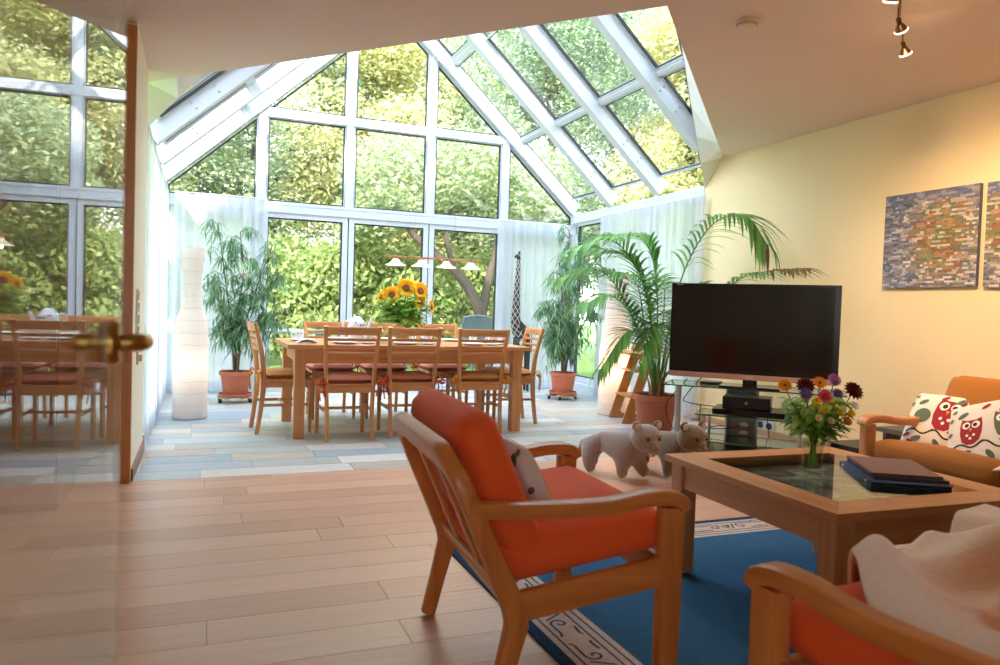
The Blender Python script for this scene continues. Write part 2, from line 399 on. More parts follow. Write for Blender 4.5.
# roof: rafters, purlins, panes
cs = 1 / math.sqrt(1 + SL * SL)
def roofM(sx):
    # local x = world Y, local y = distance up the slope from the eave, z = inward normal (down)
    ex = Vector((0, 1, 0)); ey = Vector((-sx * cs, 0, SL * cs)); ez = ex.cross(ey)
    o = Vector((XC + sx * (WR - XC), 0, ZE + OFF))
    return Matrix(((ex.x, ey.x, ez.x, o.x), (ex.y, ey.y, ez.y, o.y), (ex.z, ey.z, ez.z, o.z), (0, 0, 0, 1)))
LS = (WR - XC) / cs
RAFT = [YG, 8.2, 7.15, 6.06, 5.0]
val = lambda s: lerp(Y1, 3.85, s / LS)
SPL = [0, (WR - 3.95) / cs, (WR - 2.98) / cs, LS]
def clip(poly):
    out = []; f = lambda p: p[0] - val(p[1]) - .03
    for i in range(len(poly)):
        a, b = poly[i], poly[(i + 1) % len(poly)]; fa, fb = f(a), f(b)
        if fa >= 0: out.append(a)
        if fa * fb < 0: t = fa / (fa - fb); out.append((lerp(a[0], b[0], t), lerp(a[1], b[1], t)))
    return out
for sx in (1, -1):
    M = roofM(sx); dn = sx   # ez sign
    edges = RAFT + [3.9]
    for i in range(5):
        for j in range(3):
            p = clip([(edges[i + 1] + .05, SPL[j] + .03), (edges[i] - .05, SPL[j] + .03), (edges[i] - .05, SPL[j + 1] - .03), (edges[i + 1] + .05, SPL[j + 1] - .03)])
            p = [q for k, q in enumerate(p) if math.dist(q, p[k - 1]) > .02]
            if len(p) >= 3 and max(math.dist(q, r) for q in p for r in p) > .3:
                glazed(p, M, .022 if not (j == 2 and i == 0 and sx == 1) else .06, .04, .012, PANE_R)
    ey = Vector((-sx * cs, 0, SL * cs)); nn = Vector((-sx * SL * cs, 0, -cs)); base = Vector((XC + sx * (WR - XC), 0, ZE + OFF))
    D = OFF * cs
    for i, Y in enumerate(RAFT):
        s0 = 0 if Y > Y1 else LS * (Y1 - Y) / (Y1 - 3.85)
        w = .13 if i == 0 else .11
        mid = base + ey * ((s0 + LS) / 2 - .05) + nn * (D / 2) + Vector((0, Y - (.02 if i == 0 else 0), 0))
        rot = Matrix((( -sx * cs, 0, nn.x), (0, 1, 0), (SL * cs, 0, nn.z))).to_4x4()
        f = trim(MB().box((0, 0, 0), (LS - s0 + .1, w, D), bev=.006, M=Matrix.Translation(mid) @ rot))
        mb = MB()
        for q in (.35, .6):
            for h in (-.03, .03):
                mb.ball(base + ey * (s0 + q) + nn * (D * .5 + h) + Vector((0, Y - w / 2 - (.05 if i == 0 else 0), 0)), .012, 8, 5)
        mb.build('bolt', STEEL, f)
        mb = MB().box((0, 0, 0), (LS - s0, w * .55, .02), bev=0, M=Matrix.Translation(base + ey * ((s0 + LS) / 2) - nn * .03 + Vector((0, Y, 0))) @ rot)
        mb.build('seal', GASKET, f)
    for q, s in enumerate(SPL[1:3]):
        y0 = val(s) + .05 if q == 0 else 8.2
        mid = base + ey * s + nn * .02 + Vector((0, (y0 + YG) / 2, 0))
        rot = Matrix(((-sx * cs, 0, nn.x), (0, 1, 0), (SL * cs, 0, nn.z))).to_4x4()
        trim(MB().box((0, 0, 0), (.05, YG - y0, .045), bev=.004, M=Matrix.Translation(mid) @ rot))
    xe = XC + sx * (WR - XC)
    trim(MB().box((xe + sx * .04, (Y1 + YG) / 2, ZE - .03), (.10, YG - Y1, .12), bev=.006))
    # glazed side wall below the eave
    MS = Matrix(((0, 0, -sx, xe + sx * .06), (1, 0, 0, 0), (0, 1, 0, 0), (0, 0, 0, 1)))
    ys = [Y1 - .0 if sx > 0 else 5.75, 7.3, 8.25, 9.22]
    for a, b in zip(ys, ys[1:]):
        glazed([(a + .01, .12), (b - .01, .12), (b - .01, ZE - .06), (a + .01, ZE - .06)], MS, .07, .06)
    trim(MB().box((xe + sx * .03, (ys[0] + YG) / 2, .05), (.16, YG - ys[0], .12), bev=.004))
trim(MB().box((XC, (3.9 + YG) / 2, ZE + SL * (WR - XC) + .12), (.14, YG - 3.9, .2), bev=.006))
trim(MB().box((WR + .04, YG, 1.2), (.12, .12, 2.5), bev=.004)); trim(MB().box((WL - .04, YG, 1.2), (.12, .12, 2.5), bev=.004))
# unseen window added behind the camera as fill light for the sitting area
MBK = Matrix(((-1, 0, 0, 0), (0, 0, 1, -2.65), (0, 1, 0, 0), (0, 0, 0, 1)))
for a, b in ((-2.0, -1.0), (-1.0, 0)): glazed([(-b + .01, .85), (-a - .01, .85), (-a - .01, 2.34), (-b + .01, 2.34)], MBK, .07, .06)

# glass door leaf, opened into the room beside the camera
DA = R(2.0); DD = Vector((math.sin(DA), math.cos(DA), 0)); DN = Vector((math.cos(DA), -math.sin(DA), 0)); DO = -.14 * DN
d1 = empty('door_1', DO, -DA); d1['kind'] = 'structure'
MB().box((0, .61, 1.04), (.008, .98, 2.06), bev=0).build('glass_leaf', glass('door_glass', (.93, .96, .95, 1), 1.52), d1, smooth=0)
h = MB()
for sx in (1, -1):
    h.lathe([(.0, 0), (.026, .0), (.027, .006), (.024, .011), (.0, .012)], 24, M=Matrix.Rotation(sx * PI / 2, 4, 'Y'), c=(sx * .004, 1.0, 1.02))
h.build('handle_rosette', BRASS, d1)
for sx in (1, -1):
    MB().tube(bez([(sx * .012, 1.0, 1.02), (sx * .026, 1.0, 1.02), (sx * .036, 1.008, 1.02), (sx * .038, 1.03, 1.02), (sx * .036, 1.085, 1.018)], 14), [.010] * 4 + [.011] * 8 + [.009, .008, .006], 12).build('handle_lever', BRASS, d1)
MB().box((0, .13, .3), (.03, .05, .09), bev=.004).box((0, .13, 1.8), (.03, .05, .09), bev=.004).build('hinge', STEEL, d1)

# switches and socket on the left wall end
sw = empty('light_switch', (-.362, 5.03, .98), 0, 'white rocker switch panel, tall, on the cream wall end beside the sheer curtain', 'light switch')
MB().box((0, 0, 0), (.012, .08, .30), bev=.004).build('plate', plain('switch_white', rgb(235, 235, 230), .35), sw)
for i in range(4): MB().box((.008, 0, -.108 + i * .072), (.01, .055, .056), bev=.004, rot=(0, .08, 0)).build('rocker', plain('switch_grey', rgb(205, 208, 210), .35), sw)
ws = empty('wall_socket', (-.362, 5.13, .70), 0, 'small beige socket on the cream wall end, below the tall switch panel', 'socket')
MB().box((0, 0, 0), (.012, .08, .08), bev=.004).build('plate', plain('socket_beige', rgb(212, 186, 152), .4), ws)
MB().lathe([(0, 0), (.024, 0), (.022, .02), (0, .02)], 16, M=Matrix.Rotation(PI / 2, 4, 'Y'), c=(.004, 0, 0)).build('plug', plain('socket_beige', rgb(212, 186, 152), .4), ws)
# hall wardrobe seen through the glass leaf
wd = empty('wardrobe', (-1.5, 4.5, 0), 0, 'brown wooden hall wardrobe with arched metal handles, seen through the glass door', 'wardrobe')
dk = wood('wardrobe_wood', rgb(120, 76, 44), rgb(146, 94, 56), 2, .4)
MB().box((0, 0, 1.05), (1.7, .55, 2.1), bev=.006).build('body', dk, wd)
for i in range(3):
    d = MB().box((-.565 + i * .565, -.285, 1.07), (.55, .022, 1.96), bev=.004).build('door', dk, wd)
    MB().tube(bez([(-.40 + i * .565, -.297, .98), (-.40 + i * .565, -.325, 1.02), (-.40 + i * .565, -.325, 1.10), (-.40 + i * .565, -.297, 1.14)], 12), .006, 8).build('handle', STEEL, d)
MB().tube(bez([(-.395, 4.737, .70), (-.395, 4.712, .73), (-.395, 4.712, .80), (-.395, 4.737, .83)], 12), .005, 8).build('pull_handle', STEEL)
bpy.data.objects['pull_handle']['label'] = 'small arched metal handle on the brown wooden door post'; bpy.data.objects['pull_handle']['category'] = 'handle'

# curtains
def curtain(p0, p1, z0, z1, label, amp=.035, wav=.11, rods=True):
    p0, p1 = Vector(p0), Vector(p1); L = (p1 - p0).length; d = (p1 - p0) / L; n = Vector((-d.y, d.x, 0)); ph = random.random() * 6
    nu = int(L / .012)
    def fn(u, v):
        s = u * L; a = amp * lerp(1.0, .45, v)
        w = a * (math.sin(s / wav * 2 * PI + ph + .7 * math.sin(s * 3)) + .4 * math.sin(s / wav * 4.1 + 1.3))
        q = p0 + d * (s + .01 * math.sin(s * 40)) + n * w; return (q.x, q.y, lerp(z0, z1, v))
    c = empty('curtain', (p0 + p1) / 2 * 1.0, 0, label, 'curtain', 'sheer white curtains of the glazed extension'); o = c.location.copy()
    m = MB().grid(lambda u, v: Vector(fn(u, v)) - o, nu, 10); m.build('cloth', SHEER, c, smooth=180)
    MB().grid(lambda u, v: Vector(fn(u, v * .02 + .975)) - o + n * .004, nu, 1).build('heading', veil('sheer_band', rgb(240, 238, 240), .02, .3), c, smooth=180)
    if rods: MB().tube([p0 - o + Vector((0, 0, z1 + .01)), p1 - o + Vector((0, 0, z1 + .01))], .007, 8).build('rod', plain('rod_white', rgb(225, 225, 228), .4), c)
curtain((-.365, 5.80, 0), (-.365, 9.08, 0), .03, 2.27, 'long sheer white curtain running back along the left glass wall', .022)
curtain((-.30, 9.16, 0), (.70, 9.16, 0), .03, 2.27, 'sheer white curtain left of the terrace doors, behind the white paper lamp')
curtain((3.62, 9.16, 0), (4.62, 9.16, 0), .03, 2.25, 'sheer white curtain right of the terrace doors, behind the giraffe statue')
curtain((4.69, 8.36, 0), (4.69, 6.20, 0), .03, 2.29, 'wide sheer white curtain on the right glass wall, behind the tall palm')

# ================================================================== DINING GROUP
dt = empty('dining_table', (1.66, 6.475, 0), 0, 'long beech dining table with square legs standing on the slate floor', 'table')
MB().box((0, 0, .733), (2.07, 1.09, .034), bev=.006).build('tabletop', beech(0), dt)
for sy in (-1, 1): MB().box((0, sy * .455, .655), (1.78, .024, .115), bev=.003).build('apron', beech(0), dt)
for sx in (-1, 1): MB().box((sx * .93, 0, .655), (.024, .84, .115), bev=.003).build('apron', beech(1), dt)
for sx in (-1, 1):
    for sy in (-1, 1): MB().box((sx * .93, sy * .445, .358), (.085, .085, .716), bev=.006).build('leg', beech(2), dt)

CU_R = plain('cushion_rust', rgb(176, 92, 62), .9, noise=.1, scale=120, bump=.15, sheen=.2)
CU_O = plain('cushion_ochre', rgb(184, 122, 48), .9, noise=.1, scale=120, bump=.15, sheen=.2)
TIE_R = plain('tie_rust', rgb(190, 84, 40), .9, noise=.15, scale=60)
TIE_O = plain('tie_ochre', rgb(206, 136, 44), .9, noise=.15, scale=60)
def pillow(sx, sy, sz, n=14, e=2.6):
    """closed soft pad, thick in the middle, pinched at the seam"""
    mb = MB()
    def f(u, v, s):
        a, b = 2 * u - 1, 2 * v - 1
        h = (max(0, (1 - abs(a) ** e)) * max(0, (1 - abs(b) ** e))) ** .42
        k = 1 - .05 * (a * a * b * b)
        return Vector((a * sx / 2 * k * (1 - .04 * (1 - b * b)), b * sy / 2 * k * (1 - .04 * (1 - a * a)), s * sz / 2 * h))
    for s in (1, -1): mb.grid(lambda u, v: f(u, v, s), n, n)
    return mb
def dining_chair(cm, tm):
    r = empty('dining_chair')
    hx0, hx1 = .178, .213
    for s in (-1, 1):
        pts = bez([(s * hx0, -.235, 0), (s * hx0, -.205, .22), (s * (hx0 + .008), -.19, .45), (s * (hx0 + .02), -.215, .68), (s * hx1, -.27, .905)], 12)
        MB().tube(pts, 0, up=(0, 1, 0), rect=[(.030, lerp(.034, .046, min(1, i / 6)) if i < 7 else lerp(.046, .03, (i - 6) / 6)) for i in range(13)]).build('back_leg', beech(2), r)
        MB().tube([(s * .19, .185, 0), (s * .19, .185, .43)], 0, up=(0, 1, 0), rect=[(.030, .028), (.036, .036)]).build('front_leg', beech(2), r)
        MB().box((s * .187, -.005, .235), (.016, .37, .024), bev=.003).build('stretcher', beech(1), r)
    def rail(z, hgt, y, dep, name, th=.018):
        hw = lerp(hx0 + .008, hx1, (z - .45) / .455) - .008
        pts = [(lerp(-hw, hw, i / 10), y - dep * (1 - (2 * i / 10 - 1) ** 2), z) for i in range(11)]
        MB().tube(pts, 0, up=(0, 0, 1), rect=(th, hgt)).build(name, beech(0), r)
    yb = lambda z: lerp(-.19, -.215, (z - .45) / .23) if z < .68 else lerp(-.215, -.27, (z - .68) / .225)
    rail(.868, .062, yb(.868), .022, 'top_rail')
    for z in (.80, .745, .69): rail(z, .024, yb(z), .020, 'back_slat', .012)
    mb = MB()
    for s in (-1, 1): mb.box((s * .187, 0, .405), (.02, .37, .055), bev=.003)
    mb.box((0, .185, .405), (.36, .02, .055), bev=.003).box((0, -.19, .405), (.34, .02, .055), bev=.003).build('seat_frame', beech(0), r)
    MB().box((0, 0, .441), (.42, .42, .018), bev=.006).build('seat', beech(0), r)
    MB().box((0, -.005, .235), (.36, .02, .022), bev=.003).build('stretcher', beech(0), r)
    c = pillow(.43, .42, .07, 12, 5).build('seat_cushion', cm, r, (0, .005, .482), smooth=70)
    for s in (-1, 1):
        mb = MB()
        for k in range(2):
            a = [(s * .20, -.20, -.01), (s * (.225 + .02 * k), -.235, .03 - .02 * k), (s * (.235 + .03 * k), -.25, -.015 - .02 * k), (s * .20, -.235, -.02)]
            mb.tube(bez(a, 8), .011, 6, flat=.3)
            b = [(s * .205, -.235, -.02), (s * (.215 + .03 * k), -.25, -.06), (s * (.20 + .035 * k), -.245, -.13 - .03 * k)]
            mb.tube(bez(b, 8), .010, 6, flat=.25)
        mb.ball((s * .203, -.238, -.018), .014, 8, 6)
        mb.build('tie', tm, c)
    return r
ch_r = dining_chair(CU_R, TIE_R); ch_o = dining_chair(CU_O, TIE_O)
spots = [
 (ch_r, 1.095, 6.045, 1, 'beech dining chair with rust cushion, back to the room, nearest the left table leg'),
 (ch_r, 1.625, 6.12, -1, 'beech dining chair with rust cushion, middle one of three turning their backs to the room'),
 (ch_o, 2.24, 6.13, -4, 'beech dining chair with ochre cushion, back to the room, by the right front table leg'),
 (ch_o, .655, 6.47, -86, 'beech dining chair with ochre cushion at the table end beside the left leafy plant'),
 (ch_o, 2.735, 6.56, 86, 'beech dining chair with ochre cushion at the table end near the giraffe statue'),
 (ch_r, 1.155, 7.15, 181, 'beech dining chair on the window side of the table, behind the teapot, facing the room'),
 (ch_r, 1.665, 7.14, 178, 'beech dining chair on the window side of the table, behind the sunflowers, facing the room'),
 (ch_r, 2.27, 7.13, 180, 'beech dining chair on the window side of the table, at its right end')]
used = set()
for src, x, y, a, lab in spots:
    o = src if src.name not in used else copy_tree(src); used.add(src.name)
    o.location = (x, y, 0); o.rotation_euler.z = R(a)
    tag(o, lab, 'chair', 'dining chairs around the beech table')

# table setting
CHINA = plain('china', rgb(240, 240, 242), .15)
BLUE = plain('china_blue', rgb(70, 96, 150), .2)
TT = .75
tw = empty('tea_warmer', (1.26, 6.47, TT), 0, 'white tea warmer under the teapot on the dining table', 'tea warmer')
MB().lathe([(.07, 0), (.075, .004), (.072, .06), (.066, .065), (.066, .060), (.068, .006), (.0, .006)], 24).build('ring', CHINA, tw)
mb = MB()
for i in range(3): mb.box((.03 * math.cos(i * 2.1), .03 * math.sin(i * 2.1), .062), (.07, .006, .005), rot=(0, 0, i * 2.1), bev=.001)
mb.build('grate', STEEL, tw)
tp = empty('teapot', (1.26, 6.47, TT + .066), R(10), 'white china teapot with blue dots on its warmer, near the sunflowers', 'teapot')
MB().lathe([(0, 0), (.05, 0), (.07, .012), (.082, .05), (.078, .095), (.058, .125), (.048, .13)], 28).build('body', CHINA, tp)
lid = MB().lathe([(.05, .129), (.046, .14), (.028, .155), (0, .16)], 24).build('lid', CHINA, tp); MB().ball((0, 0, .168), .012, 10, 8).build('lid_knob', BLUE, lid)
MB().tube(bez([(.07, 0, .04), (.11, 0, .065), (.125, 0, .105), (.145, 0, .13)], 12), [lerp(.02, .009, i / 12) for i in range(13)], 10).build('spout', CHINA, tp)
MB().tube(bez([(-.07, 0, .11), (-.115, 0, .115), (-.125, 0, .07), (-.075, 0, .035)], 14), .008, 8).build('handle', CHINA, tp)
mb = MB()
for i in range(14):
    a, z = i * 2.4, .03 + (i % 4) * .022; mb.ball((.0805 * math.cos(a), .0805 * math.sin(a), z + .01), .008, 8, 5, (1, 1, 1))
mb.build('dots', BLUE, tp)
def plate(x, y, lab, r=.115):
    o = MB().lathe([(0, 0), (r * .55, 0), (r * .62, .004), (r, .016), (r, .020), (r * .6, .009), (0, .007)], 32).build('plate', CHINA, loc=(x, y, TT)); return tag(o, lab, 'plate', 'white plates on the dining table')
def cup():
    r = empty('coffee_cup')
    MB().lathe([(0, .006), (.03, .006), (.033, .012), (.04, .045), (.045, .075), (.042, .075), (.037, .045), (.028, .014), (0, .012)], 24).build('bowl', CHINA, r)
    MB().tube(bez([(.041, 0, .06), (.066, 0, .062), (.066, 0, .03), (.037, 0, .025)], 10), .004, 8).build('handle', CHINA, r)
    mb = MB()
    for i in range(7): mb.ball((.0425 * math.cos(i * .9), .0425 * math.sin(i * .9), .055), .005, 6, 4)
    mb.build('dots', BLUE, r)
    MB().lathe([(0, 0), (.04, 0), (.07, .010), (.07, .013), (.035, .005), (0, .005)], 28).build('saucer', CHINA, r)
    return r
sets = [(1.10, 6.12, 'the chair nearest the left table leg'), (1.62, 6.13, 'the middle chair that turns its back'), (2.22, 6.14, 'the ochre chair by the right front leg'),
        (.80, 6.47, 'the chair at the left table end'), (2.52, 6.5, 'the chair at the right table end'), (1.17, 6.82, 'the window-side chair behind the teapot'), (1.62, 6.84, 'the window-side chair behind the sunflowers'), (2.25, 6.82, 'the window-side chair nearest the right end')]
c0 = None
for i, (x, y, w) in enumerate(sets):
    plate(x, y, 'white plate for ' + w)
    c = cup() if c0 is None else copy_tree(c0); c0 = c0 or c
    c.location = (x + (.2 if i < 3 else .2 if i > 4 else 0 if i == 3 else .03), y + (.05 if i < 3 else -.05 if i > 4 else .22 if i == 3 else -.21), TT); c.rotation_euler.z = i * 1.1
    tag(c, 'white cup and saucer for ' + w, 'cup', 'coffee cups on the dining table')
NAP = plain('napkin', rgb(226, 228, 236), .9, noise=.05)
o = MB().grid(lambda u, v: ((u - .5) * .16, (v - .5) * .13, .004 + .03 * max(0, math.sin(u * PI)) * (.6 + .4 * math.cos(v * 5))), 14, 10).build('napkin', NAP, loc=(.80, 6.2, TT), smooth=60)
md = o.modifiers.new('thick', 'SOLIDIFY'); md.thickness = .004
tag(o, 'folded pale napkin near the front left corner of the dining table', 'napkin')
g = empty('tumbler', (2.36, 6.48, TT), 0, 'clear drinking glass on the dining table near its right end', 'glass')
MB().lathe([(0, 0), (.03, 0), (.036, .12), (.034, .12), (.028, .008), (0, .008)], 24).build('bowl', glass('tumbler_glass', (.97, .98, .98, 1), 1.35), g)

# sunflowers
vz = empty('flower_vase', (1.68, 6.5, TT), 0, 'pale yellow vase holding sunflowers on the dining table', 'vase')
MB().lathe([(0, 0), (.055, 0), (.062, .03), (.055, .12), (.06, .2), (.056, .2), (.05, .12), (.055, .03), (0, .01)], 28).build('body', plain('vase_yellow', rgb(222, 200, 150), .2), vz)
MB().lathe([(0, .17), (.053, .17)], 20).build('water', glass('water', (.9, .95, .92, 1), 1.33), vz)
PETAL = leafy('petals_yellow', [rgb(250, 190, 20), rgb(255, 214, 40), rgb(244, 172, 10)], .5, .3)
DISC = plain('sun_disc', rgb(132, 80, 24), .9, noise=.4, scale=160, bump=.6)
GSTEM = plain('stem_green', rgb(92, 132, 50), .6, noise=.1)
GLEAF = leafy('bouquet_leaf', [rgb(104, 150, 58), rgb(146, 190, 84), rgb(176, 208, 108), rgb(122, 168, 70)], .45, .4)
def leaf(mb, p, d, L, w, droop=.3, up=Vector((0, 0, 1)), seg=4, fold=.15):
    """one pointed leaf as a bent strip"""
    p = Vector(p); d = Vector(d).normalized(); s = d.cross(up); s = s.normalized() if s.length > 1e-3 else Vector((1, 0, 0)); n = s.cross(d)
    vs = []; 
    for i in range(seg + 1):
        t = i / seg; q = p + d * (L * t) + n * (-droop * L * t * t); ww = w * math.sin(PI * min(1, .08 + t * .92)) ** .7 * (1 if i < seg else 0)
        vs += [q - s * ww / 2 + n * fold * ww, q, q + s * ww / 2 + n * fold * ww]
    fs = []
    for i in range(seg): k = i * 3; fs += [(k, k + 1, k + 4, k + 3), (k + 1, k + 2, k + 5, k + 4)]
    mb.add(vs, fs)
def frame_to(d):
    return Vector((0, 0, 1)).rotation_difference(Vector(d).normalized()).to_matrix().to_4x4()
def sunflower(head, face, r, lab, base=(1.68, 6.5, .80)):
    root = empty('sunflower', base, 0, lab, 'flower', 'sunflowers in the vase')
    H = Vector(head) - Vector(base); F = Vector(face).normalized(); M = Matrix.Translation(H) @ frame_to(F)
    mid = Vector((H.x * .45, H.y * .45, H.z * .6))
    MB().tube(bez([(random.uniform(-.02, .02), random.uniform(-.02, .02), 0), mid, H - F * .03, H], 12), .005, 6).build('stem', GSTEM, root)
    mb = MB()
    for ring in range(2):
        for i in range(15):
            a = 2 * PI * (i + ring * .5) / 15; d = Vector((math.cos(a), math.sin(a), .18 + .2 * ring)); p = d.normalized() * r * .38
            leaf(mb, M @ Vector((p.x, p.y, 0)), M.to_3x3() @ d, r * random.uniform(.6, .75), r * .36, .15, M.to_3x3() @ Vector((0, 0, 1)))
    mb.build('petals', PETAL, root, smooth=60)
    MB().lathe([(0, -.012), (r * .40, -.004), (r * .38, .006), (r * .24, .012), (0, .008)], 20, M=M.to_3x3().to_4x4(), c=H).build('disc', DISC, root)
    mb = MB()
    for i in range(6):
        a = random.random() * 6.3; t = random.uniform(.35, .95); p = mid * (t * 1.6) if t < .6 else lerp(mid, H, t)
        leaf(mb, (p.x, p.y, max(.06, p.z)), (math.cos(a), math.sin(a), random.uniform(-.1, .5)), random.uniform(.08, .14), random.uniform(.04, .06), .5)
    mb.build('leaves', GLEAF, root, smooth=60)
for h, f, r, lab in [((1.55, 6.42, 1.17), (-.45, -.85, .25), .080, 'sunflower at the left of the bouquet, second one down'), ((1.675, 6.40, 1.235), (-.1, -.9, .35), .088, 'large open sunflower at the top middle of the bouquet, facing the room'),
                     ((1.81, 6.42, 1.215), (.35, -.85, .3), .086, 'large open sunflower to the right of the top one'), ((1.795, 6.38, 1.115), (.2, -.95, .1), .056, 'small sunflower bud opening below the big right head'),
                     ((1.925, 6.46, 1.075), (.8, -.5, .1), .072, 'lowest sunflower, drooping out to the right of the vase'), ((1.475, 6.5, 1.15), (-.9, -.2, .2), .064, 'sunflower seen edge-on at the far left of the bouquet'),
                     ((1.745, 6.52, 1.275), (.1, -.5, .85), .076, 'highest sunflower, half hidden behind the two big open heads')]:
    sunflower(h, f, r, lab)
fo = MB()
for i in range(260):
    a = random.random() * 6.3; q = random.uniform(.02, .17); z = random.uniform(.16, .385)
    leaf(fo, (q * math.cos(a), q * math.sin(a), z), (math.cos(a), math.sin(a), random.uniform(-.2, .8)), random.uniform(.07, .13), random.uniform(.04, .065), .4)
fo.build('foliage', GLEAF, vz, smooth=60)

# pendant lamp bar above the table
pd = empty('pendant_lamp', (1.96, 6.5, 1.46), 0, 'pendant lamp bar with four white flared shades above the dining table', 'lamp')
MB().tube([(-.46, 0, .055), (.46, .02, .055)], 0, rect=(.03, .016)).build('bar', beech(0), pd)
SH = veil('shade_glass', rgb(250, 246, 238), .0, .6); BULB = glow('bulb', rgb(255, 226, 180), 9)
for i in range(4):
    x = -.36 + i * .237; c = Vector((x, .01, 0))
    s = MB().lathe([(.024, .035), (.03, .03), (.038, .012), (.052, .004), (.054, -.002), (.092, -.018), (.0925, -.022), (.052, -.006), (.034, .008), (.02, .03)], 28, c=c).build('lamp_shade', SH, pd)
    MB().lathe([(.0, .052), (.018, .05), (.02, .03), (0, .028)], 14, c=c).build('socket', STEEL, s)
    MB().ball(c + Vector((0, 0, -.002)), .019, 12, 8).build('bulb', BULB, s)
    L = bpy.data.lights.new('pendant_light', 'POINT'); L.energy = 1.5; L.color = (1, .78, .5); L.shadow_soft_size = .02
    lo = bpy.data.objects.new('pendant_light', L); COL.objects.link(lo); lo.parent = pd; lo.location = c + Vector((0, 0, -.03))
mb = MB()
for x in (-.2, .2): mb.tube([(x, .005, .06), (x * .4, .0, 3.1)], .0016, 5)
mb.build('cable', STEEL, pd)

# ================================================================== PLANTS, LAMPS, STATUE
FIC = leafy('ficus_leaf', [rgb(78, 116, 80), rgb(106, 146, 102), rgb(138, 176, 130), rgb(90, 128, 90), rgb(160, 190, 148)], .35, .38)
BARK = plain('bark', rgb(120, 96, 76), .85, noise=.2, scale=40, bump=.3)
def pot(r, rad, h, rimh=.045, saucer=True):
    MB().lathe([(0, 0), (rad * .70, 0), (rad * .74, .01), (rad * .9, h - rimh), (rad * .92, h - rimh), (rad * 1.0, h - rimh + .006), (rad * 1.0, h), (rad * .93, h), (rad * .90, h - .03), (0, h - .03)], 36).build('pot', TERRA, r)
    mb = MB().lathe([(0, h - .034), (rad * .6, h - .022), (rad * .91, h - .03)], 28)
    for i in range(60):
        a = random.random() * 6.3; q = rad * .85 * math.sqrt(random.random()); mb.ball((q * math.cos(a), q * math.sin(a), h - .026), random.uniform(.006, .014), 6, 4)
    mb.build('soil', SOIL, r)
def ficus(loc, stems, rz, label, n_leaf, seed):
    random.seed(seed)
    r = empty('potted_ficus', loc, rz, label, 'plant')
    # plant caddy with castors
    cd = MB()
    for s in (-1, 1): cd.box((0, s * .085, .058), (.36, .05, .016), bev=.003).box((s * .085, 0, .042), (.05, .36, .016), bev=.003)
    cd = cd.build('plant_caddy', wood('caddy', rgb(190, 160, 130), rgb(208, 180, 150), 0, .5), r)
    for i in range(4):
        a = PI / 4 + i * PI / 2; p = (.15 * (1 if i in (0, 3) else -1), .085 * (1 if i < 2 else -1))
        MB().lathe([(0, -.011), (.018, -.011), (.021, -.006), (.021, .006), (.018, .011), (0, .011)], 16, M=Matrix.Rotation(PI / 2, 4, 'X'), c=(p[0], p[1], .021)).box((p[0], p[1], .036), (.012, .03, .02), bev=.002).build('caster', BLACK, cd)
    sub = empty('pot_group', (0, 0, .067)); sub.parent = r
    bpy.data.objects.remove(sub)
    MB().lathe([(0, .067), (.15, .067), (.168, .075), (.172, .098), (.165, .098), (.16, .078), (0, .074)], 32).build('saucer', TERRA, r)
    p = MB().lathe([(0, .075), (.115, .075), (.122, .085), (.150, .285), (.153, .285), (.166, .291), (.166, .332), (.155, .332), (.15, .305), (0, .305)], 36).build('pot', TERRA, r)
    mb = MB().lathe([(0, .31), (.1, .318), (.152, .306)], 28)
    for i in range(60):
        a = random.random() * 6.3; q = .14 * math.sqrt(random.random()); mb.ball((q * math.cos(a), q * math.sin(a), .314), random.uniform(.006, .014), 6, 4)
    mb.build('soil', SOIL, p)
    tr = MB(); lf = MB(); tips = []
    for st in stems:
        P = bez([(st[0][0] * .3, st[0][1] * .3, .3)] + list(st), 18)
        tr.tube(P, [lerp(.013, .005, i / 18) for i in range(19)], 7)
        for i in range(5, 19):
            for _ in range(2):
                a = random.random() * 6.3; d = Vector((math.cos(a), math.sin(a), random.uniform(.1, .7))); L = random.uniform(.10, .26) * (1.1 if i < 14 else .8)
                q = [P[i], P[i] + d * L * .6 + Vector((0, 0, .02)), P[i] + d * L + Vector((0, 0, -.07))]
                B = bez(q, 6); tr.tube(B, [.004, .0035, .003, .003, .0025, .002, .0015], 5); tips += B[2:]
    tr.build('branches', BARK, r, smooth=60)
    for _ in range(n_leaf):
        p = random.choice(tips); a = random.random() * 6.3
        leaf(lf, p + Vector((random.uniform(-.02, .02), random.uniform(-.02, .02), random.uniform(-.02, .02))), (math.cos(a) * .75, math.sin(a) * .75, random.uniform(-1.1, .05)), random.uniform(.09, .17), random.uniform(.011, .018), .35, seg=3)
    lf.build('foliage', FIC, r, smooth=60, weld=False)
    return r
ficus((.35, 8.33, 0), [[(-.05, 0, .8), (-.12, .03, 1.3), (-.20, 0, 1.85)], [(.0, .02, .9), (.06, .05, 1.35), (.02, .05, 1.80)], [(.05, -.03, .7), (.20, -.05, 1.25), (.34, -.08, 1.68)], [(.06, .0, .8), (.18, .05, 1.05), (.42, .0, 1.35)], [(-.04, -.04, .65), (-.14, -.08, .95), (-.26, -.06, 1.25)], [(.04, -.06, .6), (.22, -.1, .78), (.40, -.08, .95)]],
      0, 'tall narrow-leaved ficus in a terracotta pot beside the white bottle-shaped paper lamp', 2300, 3)
